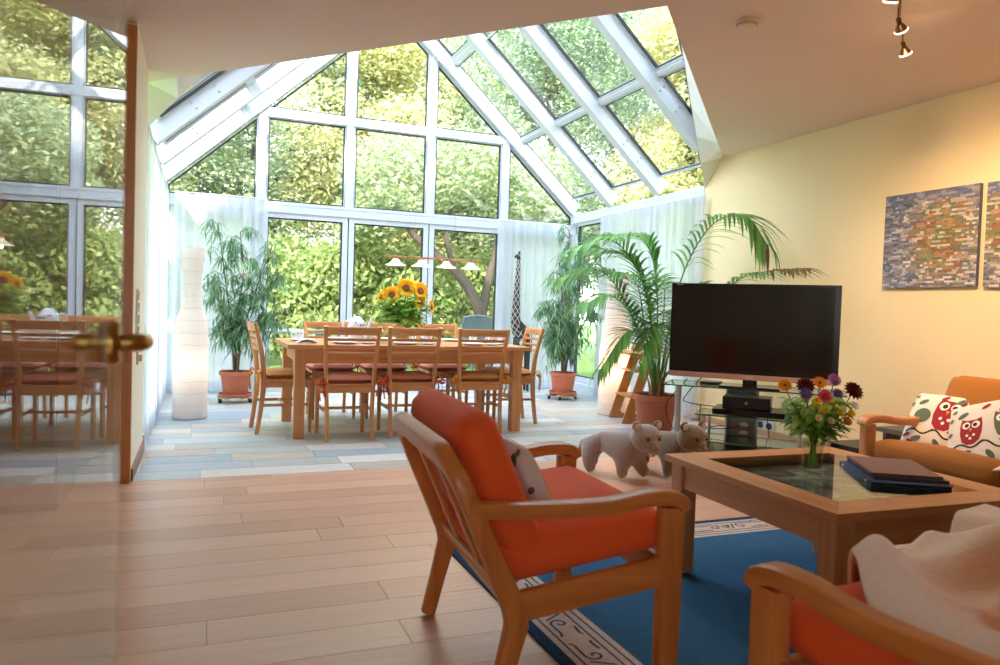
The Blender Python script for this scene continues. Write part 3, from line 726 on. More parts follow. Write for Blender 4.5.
ficus((4.12, 8.11, 0), [[(0, 0, .9), (.03, 0, 1.5), (.02, 0, 2.05)], [(-.05, -.03, .75), (-.15, -.08, 1.2), (-.22, -.06, 1.65)], [(.05, .03, .8), (.16, -.05, 1.3), (.25, -.08, 1.75)], [(-.06, 0, .65), (-.25, -.05, .95), (-.42, -.04, 1.15)], [(.05, -.05, .6), (.22, -.1, .9), (.36, -.1, 1.15)], [(-.04, -.05, .5), (-.2, -.14, .7), (-.34, -.12, .85)]],
      .4, 'tall bushy ficus in a terracotta pot in the corner right of the giraffe statue', 2700, 5)

# palm
random.seed(21)
pl = empty('potted_palm', (3.93, 5.83, 0), 0, 'large feathery palm in a wide terracotta pot, left of the television', 'plant')
PALM = leafy('palm_leaf', [rgb(84, 138, 72), rgb(118, 172, 86), rgb(152, 200, 108), rgb(104, 156, 108)], .3, .38)
PBR = leafy('palm_brown', [rgb(130, 112, 62), rgb(110, 84, 54), rgb(146, 122, 70)], .6, .25)
pt = MB().lathe([(0, 0), (.15, 0), (.155, .012), (.19, .27), (.194, .275), (.212, .282), (.214, .335), (.2, .335), (.195, .30), (0, .30)], 40).build('pot', TERRA, pl)
mb = MB().lathe([(0, .312), (.1, .318), (.197, .305)], 28)
for i in range(80):
    a = random.random() * 6.3; q = .185 * math.sqrt(random.random()); mb.ball((q * math.cos(a), q * math.sin(a), .314), random.uniform(.006, .015), 6, 4)
mb.build('soil', SOIL, pt)
mb = MB()
for i in range(16):
    a = i * 2.4; q = random.uniform(.01, .06); h = random.uniform(.2, .42); o = Vector((q * math.cos(a), q * math.sin(a), .3)); d = Vector((math.cos(a), math.sin(a), 0)) * random.uniform(.02, .08)
    mb.tube([o, o + Vector((0, 0, h * .5)) + d * .4, o + Vector((0, 0, h)) + d], [.02, .014, .004], 7, flat=.6)
mb.build('stem_base', plain('palm_base', rgb(150, 112, 76), .85, noise=.3, scale=30, bump=.4), pl)
def frond(pts, L0, w=.030, brown=None, dens=28, start=.22, sag=.55):
    P = bez(pts, 30); mb = MB(); mb.tube(P, [lerp(.008, .002, i / 30) for i in range(31)], 6)
    f = mb.build('frond', PALM if not brown else PBR, pl, smooth=60); lf = MB(); lb = MB()
    n = dens
    for k in range(n):
        t = lerp(start, .985, k / (n - 1)); x = t * 30; i = min(int(x), 29); p = P[i].lerp(P[i + 1], x - i); T = (P[i + 1] - P[i]).normalized()
        s = T.cross(Vector((0, 0, 1))); s = s.normalized() if s.length > .05 else Vector((1, 0, 0)); nn = s.cross(T)
        L = L0 * (.35 + .65 * math.sin(PI * min(1, .18 + t * .72)) ** .8) * random.uniform(.88, 1.1)
        for sg in (-1, 1):
            d = T * lerp(.75, 1.1, t) + s * sg * .95 + nn * .25
            leaf(lb if brown and t > brown else lf, p, d + Vector((0, 0, random.uniform(-.1, .05))), L, w * random.uniform(.85, 1.1), sag * random.uniform(.7, 1.3), up=Vector((0, 0, 1)), seg=5, fold=.2)
    if lf.v: lf.build('leaflets', PALM, f, smooth=60, weld=False)
    if lb.v: tag(lb.build('leaflets', PBR, f, smooth=60, weld=False), 'dry brown leaflets at the frond tip')
b = lambda *p: (p[0] - 3.93, p[1] - 5.83, p[2])
frond([(0, 0, .4), b(3.80, 5.85, 1.25), b(3.45, 5.86, 1.72), b(3.02, 5.88, 1.62)], .40)
frond([(-.02, .02, .4), b(3.72, 5.9, 1.0), b(3.38, 5.95, 1.45), b(2.95, 6.0, 1.36)], .36)
frond([(-.03, 0, .4), b(3.66, 5.7, .9), b(3.3, 5.6, 1.22), b(2.95, 5.55, 1.12)], .32)
frond([(.01, .03, .4), b(3.98, 5.95, 1.3), b(3.85, 6.0, 1.76), b(3.48, 6.02, 1.80)], .36)
frond([(-.03, -.03, .4), b(3.66, 5.6, .75), b(3.42, 5.52, .92), b(3.12, 5.48, .58)], .26)
frond([(-.02, -.05, .4), b(3.80, 5.62, .8), b(3.62, 5.45, .98), b(3.38, 5.3, .62)], .26)
frond([(.0, -.03, .4), b(3.95, 5.62, .85), b(4.02, 5.55, 1.15), b(4.14, 5.5, 1.34)], .28)
frond([(.02, 0, .4), b(4.05, 5.7, 1.35), b(4.17, 5.45, 1.86), b(4.24, 5.08, 1.93), b(4.29, 4.84, 1.66)], .42, brown=.98, sag=.7, start=.3)
frond([(.02, -.02, .4), b(4.1, 5.5, .95), b(4.28, 5.2, 1.38), b(4.36, 4.86, 1.46), b(4.42, 4.54, 1.47)], .25, brown=.72, w=.03)
frond([(-.01, -.02, .4), b(3.85, 5.66, .85), b(3.76, 5.5, 1.2), b(3.6, 5.3, 1.38)], .30)

frond([(.0, -.03, .4), b(3.90, 5.62, .8), b(3.86, 5.45, 1.05), b(3.78, 5.28, 1.12)], .26)
frond([(-.03, .0, .4), b(3.74, 5.78, 1.0), b(3.58, 5.7, 1.36), b(3.26, 5.62, 1.44)], .34)
frond([(.0, .03, .4), b(3.88, 5.92, 1.1), b(3.74, 6.0, 1.55), b(3.36, 6.05, 1.68)], .36)

# paper floor lamps
RB = plain('paper_rib', rgb(206, 196, 186), .8)
def paper_lamp(loc, prof, label, energy, col):
    r = empty('floor_lamp', loc, 0, label, 'floor lamp')
    P = []
    zs = [z for z, _ in prof]; N = 44
    for i in range(N + 1):
        z = lerp(zs[0], zs[-1], i / N); k = max(j for j in range(len(zs)) if zs[j] <= z + 1e-9); k = min(k, len(zs) - 2)
        t = (z - zs[k]) / (zs[k + 1] - zs[k]); t = t * t * (3 - 2 * t); P.append((lerp(prof[k][1], prof[k + 1][1], t) + .0025 * math.sin(i * 1.7), z))
    s = MB().lathe(P, 36).build('paper_shade', PAPER, r, smooth=80)
    s.data.materials[0] = PAPER
    mb = MB()
    for i in range(1, 14):
        z = lerp(zs[0], zs[-1], i / 14); rad = min(P, key=lambda q: abs(q[1] - z))[0]
        mb.tube([(rad * math.cos(a * PI / 18), rad * math.sin(a * PI / 18), z + .004 * math.sin(a * .8 + i)) for a in range(37)], .0018, 5, cap=False)
    mb.build('rib', RB, s)
    MB().lathe([(0, 0), (prof[0][1] * .97, 0), (prof[0][1] * .97, .012), (0, .012)], 28).build('base', STEEL, r)
    MB().lathe([(.014, .012), (.014, .3), (.02, .3), (.02, .36), (0, .36)], 12).build('lamp_holder', WHITE, r)
    MB().ball((0, 0, .42), .045, 14, 10).build('bulb', glow('lamp_bulb', (1, .72, .45, 1), 4), r)
    L = bpy.data.lights.new('lamp_light', 'POINT'); L.energy = energy; L.color = col; L.shadow_soft_size = .05
    o = bpy.data.objects.new('lamp_light', L); COL.objects.link(o); o.parent = r; o.location = (0, 0, .5)
paper_lamp((-.08, 7.25, .002), [(.012, .147), (.35, .148), (.72, .150), (.85, .138), (1.02, .095), (1.12, .078), (1.25, .082), (1.54, .108)], 'white bottle-shaped paper floor lamp standing by the left sheer curtain', .6, (1, .85, .75))
paper_lamp((4.06, 6.80, .002), [(.012, .165), (.35, .166), (.62, .165), (.85, .150), (1.05, .12), (1.2, .11), (1.48, .12)], 'white paper floor lamp, warmly lit, half hidden behind the tall palm', 4, (1, .62, .35))

# giraffe statue: dark wood with a pale net pattern
GI = wood('giraffe_wood', rgb(38, 32, 30), rgb(70, 60, 54), 2, .4); GN = plain('giraffe_net', rgb(212, 210, 204), .6)
gs = empty('giraffe_statue', (3.80, 8.88, 0), 0, 'dark carved giraffe statue with pale net pattern before the sheer curtain', 'statue')
def skin(name, mat, verts, edges, radii, parent, sub=2, loc=(0, 0, 0), root=0):
    me = bpy.data.meshes.new(name); me.from_pydata(verts, edges, []); o = bpy.data.objects.new(name, me); COL.objects.link(o)
    o.modifiers.new('skin', 'SKIN'); 
    for i, rd in enumerate(radii): me.skin_vertices[0].data[i].radius = rd if isinstance(rd, tuple) else (rd, rd); me.skin_vertices[0].data[i].use_root = (i == root)
    o.modifiers.new('sub', 'SUBSURF').levels = sub; o.modifiers['sub'].render_levels = sub
    dg = bpy.context.evaluated_depsgraph_get(); m2 = bpy.data.meshes.new_from_object(o.evaluated_get(dg)); bpy.data.objects.remove(o)
    m2.name = name; m2.materials.clear(); m2.materials.append(mat); m2.polygons.foreach_set('use_smooth', [True] * len(m2.polygons))
    o = bpy.data.objects.new(name, m2); COL.objects.link(o); o.location = loc
    if parent: o.parent = parent
    return o
neck = [(-.02, -.02, .92), (-.02, -.03, 1.15), (-.015, -.03, 1.4), (-.008, -.03, 1.62), (-.004, -.03, 1.76)]
V = [(.14, 0, .80), (.06, 0, .84)] + neck + [(-.035, -.05, 1.775), (-.075, -.07, 1.745)]
E_ = [(i, i + 1) for i in range(len(V) - 1)]; rad = [.07, .075, .065, .055, .040, .030, .026, .028, .016]
for (x, y) in ((.17, -.04), (.17, .04), (.0, -.045), (.0, .045)):
    k = 0 if x > .1 else 1; n = len(V); V += [(x, y, .55), (x + .005, y * 1.1, .28), (x, y * 1.2, .01)]; E_ += [(k, n), (n, n + 1), (n + 1, n + 2)]; rad += [.028, .018, .018]
skin('body', GI, V, E_, rad, gs)
mb = MB()
for s in (-1, 1):
    mb.tube([(.0, -.03 + s * .014, 1.785), (.004, -.03 + s * .018, 1.83)], [.006, .008], 8); leaf(mb, (.004, -.03 + s * .022, 1.775), (.3, s, .3), .05, .022, .2)
mb.build('horns_and_ears', GI, gs, smooth=60)
mb = MB()
for k in range(2):
    for j in range(6):
        pts = []
        for i in range(50):
            z = lerp(.72, 1.72, i / 49); c0 = lerp(0, 1, (z - .92) / .84)
            if z < .92: ctr = Vector((lerp(.05, -.02, (z - .72) / .2), -.01, z)); rd = .074
            else: ctr = Vector((lerp(-.02, -.004, c0), lerp(-.02, -.03, c0), z)); rd = lerp(.068, .028, c0)
            a = j * PI / 3 + (1 if k else -1) * i * .22; pts.append(ctr + Vector((math.cos(a) * rd, math.sin(a) * rd, 0)))
        mb.tube(pts, .0035, 5)
mb.build('net_pattern', GN, gs)
mb = MB()
mb.tube(bez([(.2, 0, .84), (.23, 0, .72), (.225, 0, .52)], 8), [.01, .008, .007, .006, .006, .006, .008, .012, .008], 7).build('tail', GI, gs)

# stepped child's chair behind the palm
hc = empty('high_chair', (4.10, 6.36, 0), R(-12), "stepped wooden child's high chair behind the palm pot", 'high chair')
HW = lambda ax: wood('high_chair_wood', rgb(186, 118, 62), rgb(212, 146, 86), ax, .4)
for s in (-1, 1):
    o = [(-.25, 0), (.24, 0), (.24, .035), (-.11, .05), (-.135, .075), (.085, .72), (.075, .79), (.03, .79), (-.02, .72), (-.25, .02)]
    M = Matrix(((1, 0, 0, 0), (0, 0, -1, s * .2), (0, 1, 0, 0), (0, 0, 0, 1)))
    MB().prism(o, .022, M, .004).build('side_frame', HW(2), hc)
MB().box((-.07, 0, .26), (.26, .378, .016), bev=.005).build('foot_plate', HW(1), hc)
MB().box((.0, 0, .505), (.28, .378, .016), bev=.005).build('seat', HW(1), hc)
for z, x in ((.62, .055), (.735, .09)):
    MB().tube([(x + .03 * math.cos(i * PI / 10 - PI / 2) * 1, lerp(-.19, .19, i / 10), z) for i in range(11)], 0, rect=(.014, .075)).build('back_rail', HW(1), hc)
MB().box((-.10, 0, .68), (.23, .43, .016), bev=.006).build('tray', HW(1), hc)
MB().box((.18, 0, .02), (.03, .38, .03), bev=.004).build('crossbar', HW(1), hc)

# ================================================================== SITTING AREA
random.seed(5)
# rug
RX0, RX1, RY0, RY1 = 1.03, 3.27, .25, 3.15
rb, rbe, rgy = rgb(50, 92, 126), rgb(196, 178, 164), rgb(60, 84, 112)
bands = [(0, rgb(34, 62, 92)), (.042, rbe), (.064, rgy), (.072, rbe), (.176, rgy), (.184, rbe), (.206, rgy), (.214, rbe), (.236, None)]
mb = MB(); H = .009
for (a, c), (b_, _) in zip(bands, bands[1:]):
    mb.tint = c; o = [(RX0 + a, RY0 + a), (RX1 - a, RY0 + a), (RX1 - a, RY1 - a), (RX0 + a, RY1 - a)]; i_ = [(RX0 + b_, RY0 + b_), (RX1 - b_, RY0 + b_), (RX1 - b_, RY1 - b_), (RX0 + b_, RY1 - b_)]
    for k in range(4): j = (k + 1) % 4; mb.add([(*o[k], H), (*o[j], H), (*i_[j], H), (*i_[k], H)], [(0, 1, 2, 3)])
    if a == 0:
        for k in range(4): j = (k + 1) % 4; mb.add([(*o[k], .0005), (*o[j], .0005), (*o[j], H), (*o[k], H)], [(0, 1, 2, 3)])
mb.tint = rb; a = .236; mb.add([(RX0 + a, RY0 + a, H), (RX1 - a, RY0 + a, H), (RX1 - a, RY1 - a, H), (RX0 + a, RY1 - a, H)], [(0, 1, 2, 3)])
rug = mb.build('rug', tinted('rug_wool', .95, 30, 30, .22, .5, .1), smooth=0); tag(rug, 'blue rug with beige scroll border under the coffee table', 'rug')
mb = MB()
def scroll(cx, cy, ang, L=.36):
    M = Matrix.Translation((cx, cy, H + .0008)) @ Matrix.Rotation(ang, 4, 'Z')
    def rib(pts, r): mb.tube([M @ Vector((x, y, 0)) for x, y in pts], r, 6, flat=.12, up=(0, 0, 1))
    for s in (-1, 1):
        sp = [(s * (.085 + (.034 - .0022 * i) * math.cos(i * .52 + 1.2)), .0 + (.034 - .0022 * i) * math.sin(i * .52 + 1.2)) for i in range(14)]
        rib(bez([(s * L / 2, .038), (s * .15, .0)] + sp[:1], 8) + [Vector((*p, 0)).xy for p in sp[1:]] if False else [(s * L / 2, .04), (s * .16, .03)] + sp, .0045)
        rib([(s * .01, -.035), (s * .03, 0), (s * .05, .034)], .0045); rib([(s * L / 2, -.04), (s * .17, -.032), (s * .12, -.038)], .005)
    rib([(-.012, .02), (0, -.015), (.012, .02)], .009)
n = 6
navy = plain('rug_navy', rgb(44, 66, 98), .95, noise=.2, scale=200)
for side in range(4):
    mb = MB()
    for i in range(5 if side < 2 else 6):
        t = i / (4 if side < 2 else 5)
        if side < 2: scroll(lerp(RX0 + .42, RX1 - .42, t), (RY1 - .124, RY0 + .124)[side], side * PI)
        else: scroll((RX0 + .124, RX1 - .124)[side - 2], lerp(RY0 + .42, RY1 - .42, t), PI / 2 if side == 2 else -PI / 2)
    mb.build('border_scroll', navy, rug)

# coffee table
ct = empty('coffee_table', (2.234, 2.12, .0035), R(-1.8), 'square wooden coffee table with glass inlay on the blue rug', 'coffee table')
CTW = lambda ax: tbl(ax)
hx, hy, zt = .44, .47, .49
mb = MB(); fw = .125
M0 = Matrix.Translation((0, 0, zt - .014))
for pts, ax in (([(-hx, -hy), (hx, -hy), (hx - fw, -hy + fw), (-hx + fw, -hy + fw)], 0), ([(hx, -hy), (hx, hy), (hx - fw, hy - fw), (hx - fw, -hy + fw)], 1), ([(hx, hy), (-hx, hy), (-hx + fw, hy - fw), (hx - fw, hy - fw)], 0), ([(-hx, hy), (-hx, -hy), (-hx + fw, -hy + fw), (-hx + fw, hy - fw)], 1)):
    MB().prism(pts, .028, M0, .004).build('top_frame', CTW(ax), ct)
gx, gy = hx - fw - .001, hy - fw - .001
MB().box((0, 0, zt - .004), (2 * gx, 2 * gy, .006), bev=.001).build('glass_inlay', glass('table_glass', (.94, .97, .95, 1), 1.55), ct)
def stonemat():
    m, nt, out = new_mat('dark_stone'); b_ = node(nt, 'ShaderNodeBsdfPrincipled'); nt.links.new(b_.outputs[0], out.inputs[0]); setin(b_, Roughness=.6)
    tc = node(nt, 'ShaderNodeTexCoord'); nz = node(nt, 'ShaderNodeTexNoise'); setin(nz, Scale=9.0, Detail=9.0, Roughness=.7, Distortion=1.2); cr = node(nt, 'ShaderNodeValToRGB')
    e = cr.color_ramp.elements; e[0].position = .35; e[0].color = rgb(66, 64, 62); e[1].position = .66; e[1].color = rgb(226, 216, 194); k = e.new(.5); k.color = rgb(128, 122, 112)
    nt.links.new(tc.outputs['Object'], nz.inputs[0]); nt.links.new(nz.outputs['Fac'], cr.inputs[0]); nt.links.new(cr.outputs[0], b_.inputs[0]); return m
MB().box((0, 0, zt - .055), (2 * gx + .05, 2 * gy + .05, .012), bev=.002).build('stone_panel', stonemat(), ct)
for s in (-1, 1): MB().box((s * (hx - .045), 0, zt - .078), (.024, 2 * hy - .16, .098), bev=.003).build('apron', CTW(1), ct)
for s in (-1, 1): MB().box((0, s * (hy - .045), zt - .078), (2 * hx - .16, .024, .098), bev=.003).build('apron', CTW(0), ct)
for sx in (-1, 1):
    for sy in (-1, 1): MB().box((sx * (hx - .06), sy * (hy - .06), (zt - .028) / 2 + .006), (.075, .075, zt - .04), bev=.006).build('leg', CTW(2), ct)

# Scandinavian easy chairs and settee, one joinery
def easy(W, seats, frame, cloth_s, cloth_b, cush_h=.80, drop=0):
    r = empty('easy_chair'); w = W / 2 - .035
    bd = Vector((0, -.19, .42)).normalized()                       # back rake
    kx = lambda z: -.455 + (z - .27) * (-.19 / .42)
    for s in (-1, 1):
        MB().tube([(s * w, -.518, 0), (s * w, -.487, .13), (s * w, -.458, .25), (s * w, kx(.30), .30), (s * w, kx(.45), .45), (s * w, kx(.58), .58)], 0, up=(0, 1, 0), rect=[(.045, .048), (.048, .052), (.052, .062), (.05, .06), (.05, .052), (.048, .05)]).build('rear_upright', frame(2), r)
        MB().tube([(s * w, -.012, .0), (s * w, -.012, .30), (s * w, -.012, .535)], 0, up=(0, 1, 0), rect=[(.05, .062), (.052, .07), (.052, .072)]).build('front_leg', frame(2), r)
        arm = bez([(s * w, kx(.56) + .0, .558), (s * w, -.42, .548), (s * w, -.22, .546), (s * w, -.10, .562), (s * w, -.025, .562), (s * w, .010, .550), (s * w, .022, .530)], 20)
        MB().tube(arm, 0, up=(0, 0, 1), rect=[(lerp(.05, .066, min(1, i / 12)), .042 if i < 18 else lerp(.042, .034, (i - 18) / 2)) for i in range(21)]).build('armrest', frame(1), r)
        MB().tube([(s * w, -.46, .296 - drop), (s * w, -.03, .358 - drop)], 0, up=(0, 0, 1), rect=(.028, .082)).build('seat_rail', frame(1), r)
    # top rail, arched shoulders
    rr = .10; pts = []
    for s in (-1, 1):
        for i in range(7):
            a = i / 6 * PI / 2; x = w - rr + rr * math.cos(a); h = rr * math.sin(a); base = Vector((s * x, kx(.58), .58)) + bd * h
            pts.append(base) if s < 0 else None
    L = [Vector((-(w - rr + rr * math.cos(i / 6 * PI / 2)), kx(.575), .575)) + bd * (rr * 1.15 * math.sin(i / 6 * PI / 2)) for i in range(7)]
    Rr = [Vector((-p.x, p.y, p.z)) for p in reversed(L)]
    MB().tube(L + Rr, 0, up=bd.cross(Vector((1, 0, 0))), rect=[(.05 + .03 * math.sin(PI * i / 13), .046) for i in range(14)]).build('top_rail', frame(0), r)
    MB().tube([(-w, kx(.30), .30), (w, kx(.30), .30)], 0, up=bd, rect=(.026, .07)).build('back_rail', frame(0), r)
    MB().tube([(-w, -.012, .345 - drop), (w, -.012, .345 - drop)], 0, up=(0, 0, 1), rect=(.026, .075)).build('front_rail', frame(0), r)
    ns = 2 if seats == 1 else 6
    for i in range(ns):
        x = lerp(-w, w, (i + 1) / (ns + 1)); MB().tube([(x, kx(.34), .34), (x, kx(.66), .665)], 0, up=(0, 1, 0), rect=(.05, .016)).build('back_slat', frame(2), r)
    cw = (2 * w - .05) / seats
    for k in range(seats):
        x = -w + .025 + cw * (k + .5)
        def cush(sx, sy, sz, dome):
            bm = bmesh.new(); bmesh.ops.create_cube(bm, size=1); bmesh.ops.subdivide_edges(bm, edges=bm.edges, cuts=9, use_grid_fill=True)
            for v in bm.verts:
                a, b_, c = v.co.x * 2, v.co.y * 2, v.co.z * 2
                q = Vector((a * sx / 2, b_ * sy / 2, c * sz / 2)); rd = sz * .42
                inn = Vector((max(-sx / 2 + rd, min(sx / 2 - rd, q.x)), max(-sy / 2 + rd, min(sy / 2 - rd, q.y)), max(-sz / 2 + rd, min(sz / 2 - rd, q.z))))
                d = q - inn; q = inn + d.normalized() * rd if d.length > 1e-6 else q
                q.z += dome * (1 - a * a) * (1 - b_ * b_) * (1 if c > 0 else -.4); v.co = q
            m = MB(); m.bm(bm); return m
        an = math.atan2(.062, .43)
        M = Matrix.Translation((x, -.245, .425 - drop)) @ Matrix.Rotation(an, 4, 'X')
        c = cush(cw - .006, .52, .125, .02); c.v = [tuple(M @ Vector(p)) for p in c.v]; c.build('seat_cushion', cloth_s, r, smooth=80)
        h = cush_h - .36; ctr = Vector((x, kx(.36) + .10, .38)) + bd * (h / 2 + .03); ey = bd; ez = Vector((1, 0, 0)).cross(bd)
        M = Matrix(((1, ey.x, ez.x, ctr.x), (0, ey.y, ez.y, ctr.y), (0, ey.z, ez.z, ctr.z), (0, 0, 0, 1)))
        c = cush(cw - .01, h + .06, .125, .02); c.v = [tuple(M @ Vector(p)) for p in c.v]; c.build('back_cushion', cloth_b, r, smooth=80)
    return r
a1 = easy(.79, 1, alder, ORANGE, ORANGE, .745); a1.location = (1.250, 2.07, .0095); a1.rotation_euler.z = R(-93.4); a1.name = 'armchair'
tag(a1, 'wooden armchair with bright orange cushions, seen from behind, beside the coffee table', 'armchair')
a2 = easy(.79, 1, alder, ORANGE, ORANGE, .70); a2.location = (1.415, 1.185, .0095); a2.rotation_euler.z = R(5); a2.name = 'armchair'
tag(a2, 'wooden armchair with red-orange seat under a beige blanket, nearest the camera', 'armchair')
so = easy(1.50, 2, tbl, MUSTARD, MUSTARD, .745, .045); so.location = (3.16, 2.105, .0095); so.rotation_euler.z = R(88); so.name = 'settee'
tag(so, 'wooden settee with mustard cushions and owl pillows against the yellow wall', 'sofa')

# patterned pillow on the armchair
CREAM = plain('pillow_cream', rgb(222, 214, 206), .9, noise=.05, scale=140, bump=.12)
RED = plain('print_red', rgb(150, 32, 44), .9); GRN = plain('print_green', rgb(84, 104, 88), .9); DRK = plain('print_dark', rgb(50, 30, 34), .9); WHT = plain('print_white', rgb(238, 234, 228), .9); OCH = plain('print_ochre', rgb(206, 150, 70), .9); PGRY = plain('print_grey', rgb(120, 112, 108), .9)
def pz(a, b_, sx, sy, sz, e=2.6):
    u, v = max(-.97, min(.97, 2 * a / sx)), max(-.97, min(.97, 2 * b_ / sy)); return sz / 2 * ((1 - abs(u) ** e) * (1 - abs(v) ** e)) ** .42
def print_shape(mb, outline, dims, lift):
    n = len(outline); cx = sum(p[0] for p in outline) / n; cy = sum(p[1] for p in outline) / n; vs = [(cx, cy)]
    for k in (1 / 3, 2 / 3, 1): vs += [(lerp(cx, x, k), lerp(cy, y, k)) for x, y in outline]
    fs = [(0, 1 + i, 1 + (i + 1) % n) for i in range(n)]
    for q in range(2):
        for i in range(n): j = (i + 1) % n; a = 1 + q * n; fs.append((a + i, a + n + i, a + n + j, a + j))
    mb.add([(x, y, pz(x, y, *dims) + lift) for x, y in vs], fs)
def ell(cx, cy, rx, ry, n=16, a0=0): 
    return [(cx + rx * math.cos(2 * PI * i / n) * math.cos(a0) - ry * math.sin(2 * PI * i / n) * math.sin(a0), cy + rx * math.cos(2 * PI * i / n) * math.sin(a0) + ry * math.sin(2 * PI * i / n) * math.cos(a0)) for i in range(n)]
def shapes(root, name, mat, dims, lift, outs):
    for o in outs: mb = MB(); print_shape(mb, o, dims, lift); r_ = mb.build(name, mat, root, smooth=80)
    return r_
def owl(root, cx, cy, s, body, dims, tilt=0):
    rot = lambda P: [(cx + (x * math.cos(tilt) - y * math.sin(tilt)) * s, cy + (x * math.sin(tilt) + y * math.cos(tilt)) * s) for x, y in P]
    o = [(-.40, .62), (-.2, .52), (.2, .52), (.40, .62), (.46, .3), (.45, -.1), (.36, -.45), (.15, -.62), (-.15, -.62), (-.36, -.45), (-.45, -.1), (-.46, .3)]
    b_ = shapes(root, 'owl_print', body, dims, .0012, [rot(o)])
    shapes(b_, 'eye', WHT, dims, .0022, [rot(ell(-.2, .28, .17, .17)), rot(ell(.2, .28, .17, .17))])
    shapes(b_, 'belly_spot', WHT, dims, .0022, [rot(ell(-.14, -.2, .06, .06)), rot(ell(.14, -.2, .06, .06)), rot(ell(0, -.35, .06, .06))])
    shapes(b_, 'pupil', DRK, dims, .003, [rot(ell(-.17, .27, .09, .09)), rot(ell(.17, .27, .09, .09))])
    shapes(b_, 'beak', OCH, dims, .003, [rot([(-.07, .12), (.07, .12), (0, -.04)])])
def throw_pillow(loc, xdir, ydir, dims, label, owls, leaves, group=None):
    x = Vector(xdir).normalized(); y = Vector(ydir); y = (y - x * y.dot(x)).normalized(); z = x.cross(y)
    r = empty('throw_pillow', loc, 0, label, 'pillow', group)
    r.rotation_euler = Matrix(((x.x, y.x, z.x), (x.y, y.y, z.y), (x.z, y.z, z.z))).to_euler()
    pillow(*dims, 16).build('cover', CREAM, r, smooth=75)
    for o in owls: owl(r, *o[:3], o[3], dims, o[4] if len(o) > 4 else 0)
    d = dims
    for (x0, y0, x1, y1) in [(-.13, -.085, .02, -.065), (0, -.07, .13, -.09)]:
        P = [(lerp(x0, x1, i / 10), lerp(y0, y1, i / 10) + .015 * math.sin(i * .7)) for i in range(11)]
        MB().tube([(a, b_, pz(a, b_, *d) + .001) for a, b_ in P], .004, 6, flat=.4).build('branch_print', DRK, r)
    shapes(r, 'leaf_print', GRN, d, .0012, [ell(a, b_, .028, .014, 12, t) for a, b_, t in leaves[0]])
    shapes(r, 'leaf_print', RED, d, .0012, [ell(a, b_, .022, .010, 12, t) for a, b_, t in leaves[1]])
    shapes(r, 'leaf_print', PGRY, d, .0012, [ell(a, b_, .014, .009, 10, t) for a, b_, t in leaves[2]])
    return r
LV = ([(-.06, -.115, .3), (.05, -.13, -.9), (-.085, .095, .5), (.10, .11, 1.0)], [(-.12, -.10, .4), (-.09, -.135, -.3), (.11, -.06, .2), (.02, .13, .6)], [(-.135, .13, .3), (-.145, .08, 1.1), (.125, .135, .7), (-.145, .0, .4), (.135, .02, .9)])
A = throw_pillow((3.58, 2.72, .55), (.10, -1, .02), (.50, .03, .86), (.35, .35, .11), 'cream pillow with one large red owl, in the settee corner by its far armrest', [(.06, .035, .15, RED, -.1)], LV, 'owl pillows on the settee')
shapes(A, 'leaf_print', GRN, (.35, .35, .11), .0012, [ell(-.065, .015, .046, .042, 18)])
throw_pillow((3.42, 2.35, .555), (.12, -.90, .30), (.50, .22, .80), (.39, .39, .12), 'cream pillow with two small owls, tilted on the settee in front of the other pillow', [(-.04, .0, .115, RED), (.12, .02, .12, plain('print_olive', rgb(96, 100, 80), .9), .1)], LV, 'owl pillows on the settee')
throw_pillow((.905, 2.04, .555), (.03, -1, 0), (-.42, 0, .9), (.30, .30, .09), 'cream pillow with red print leaning in the orange armchair', [(.0, .02, .14, RED)], LV)

# blankets
def blanket(name, fn, nu, nv, label, th=.012):
    o = MB().grid(fn, nu, nv).build(name, BEIGE, smooth=180)
    md = o.modifiers.new('thick', 'SOLIDIFY'); md.thickness = th; md.offset = 1; s_ = o.modifiers.new('sub', 'SUBSURF'); s_.levels = 1; s_.render_levels = 1
    return tag(o, label, 'blanket', None)
F2 = Vector((-math.sin(R(5)), math.cos(R(5)), 0)); S2 = Vector((math.cos(R(5)), math.sin(R(5)), 0)); O2 = Vector((1.415, 1.185, 0))
def bl2(u, v):
    # u across the seat (left to right), v from back to front edge
    x = lerp(lerp(-.335, -.05, v ** 3.2), .43, u); y = lerp(-.50, .04, v); z = .503 + .022 * (y + .5) + .082 * max(0, min(1, (x - .245) / .07))
    ridge = .045 * math.exp(-((u - .10) / .09) ** 2) + .07 * math.exp(-((u - .80 + .25 * v) / .16) ** 2) * (1 - .4 * v) + .055 * math.exp(-((v - .80 + .25 * u) / .12) ** 2) + .03 * math.sin(9 * u + 5 * v) * math.sin(7 * v + 1) * .6
    ridge += .018 * (1 - abs(math.sin(5.5 * u + 3.2 * v + .6))) ** 3 + .014 * (1 - abs(math.sin(7 * v - 3 * u + 1.1))) ** 4
    ridge *= 1 - .75 * max(0, min(1, (x - .2) / .1))
    if v > .93 and x < .3: z -= (v - .93) * 1.2
    q = O2 + S2 * x + F2 * y; return (q.x, q.y, z + max(0, ridge) + .012)
blanket('blanket', bl2, 44, 44, 'rumpled beige fleece blanket lying on the nearest armchair seat')
def bl3(u, v):
    x = lerp(-.14, .17, u); y = lerp(-.19, .22, v); h = .13 * max(0, 1 - (2 * u - 1) ** 2) ** .6 * max(0, 1 - (2 * v - 1) ** 2) ** .6
    return (3.30 + x, 1.93 + y, .455 + h + .012 * math.sin(11 * u + 3 * v) * math.sin(8 * v))
blanket('blanket', bl3, 20, 20, 'bunched beige fleece blanket on the settee seat below the owl pillows')

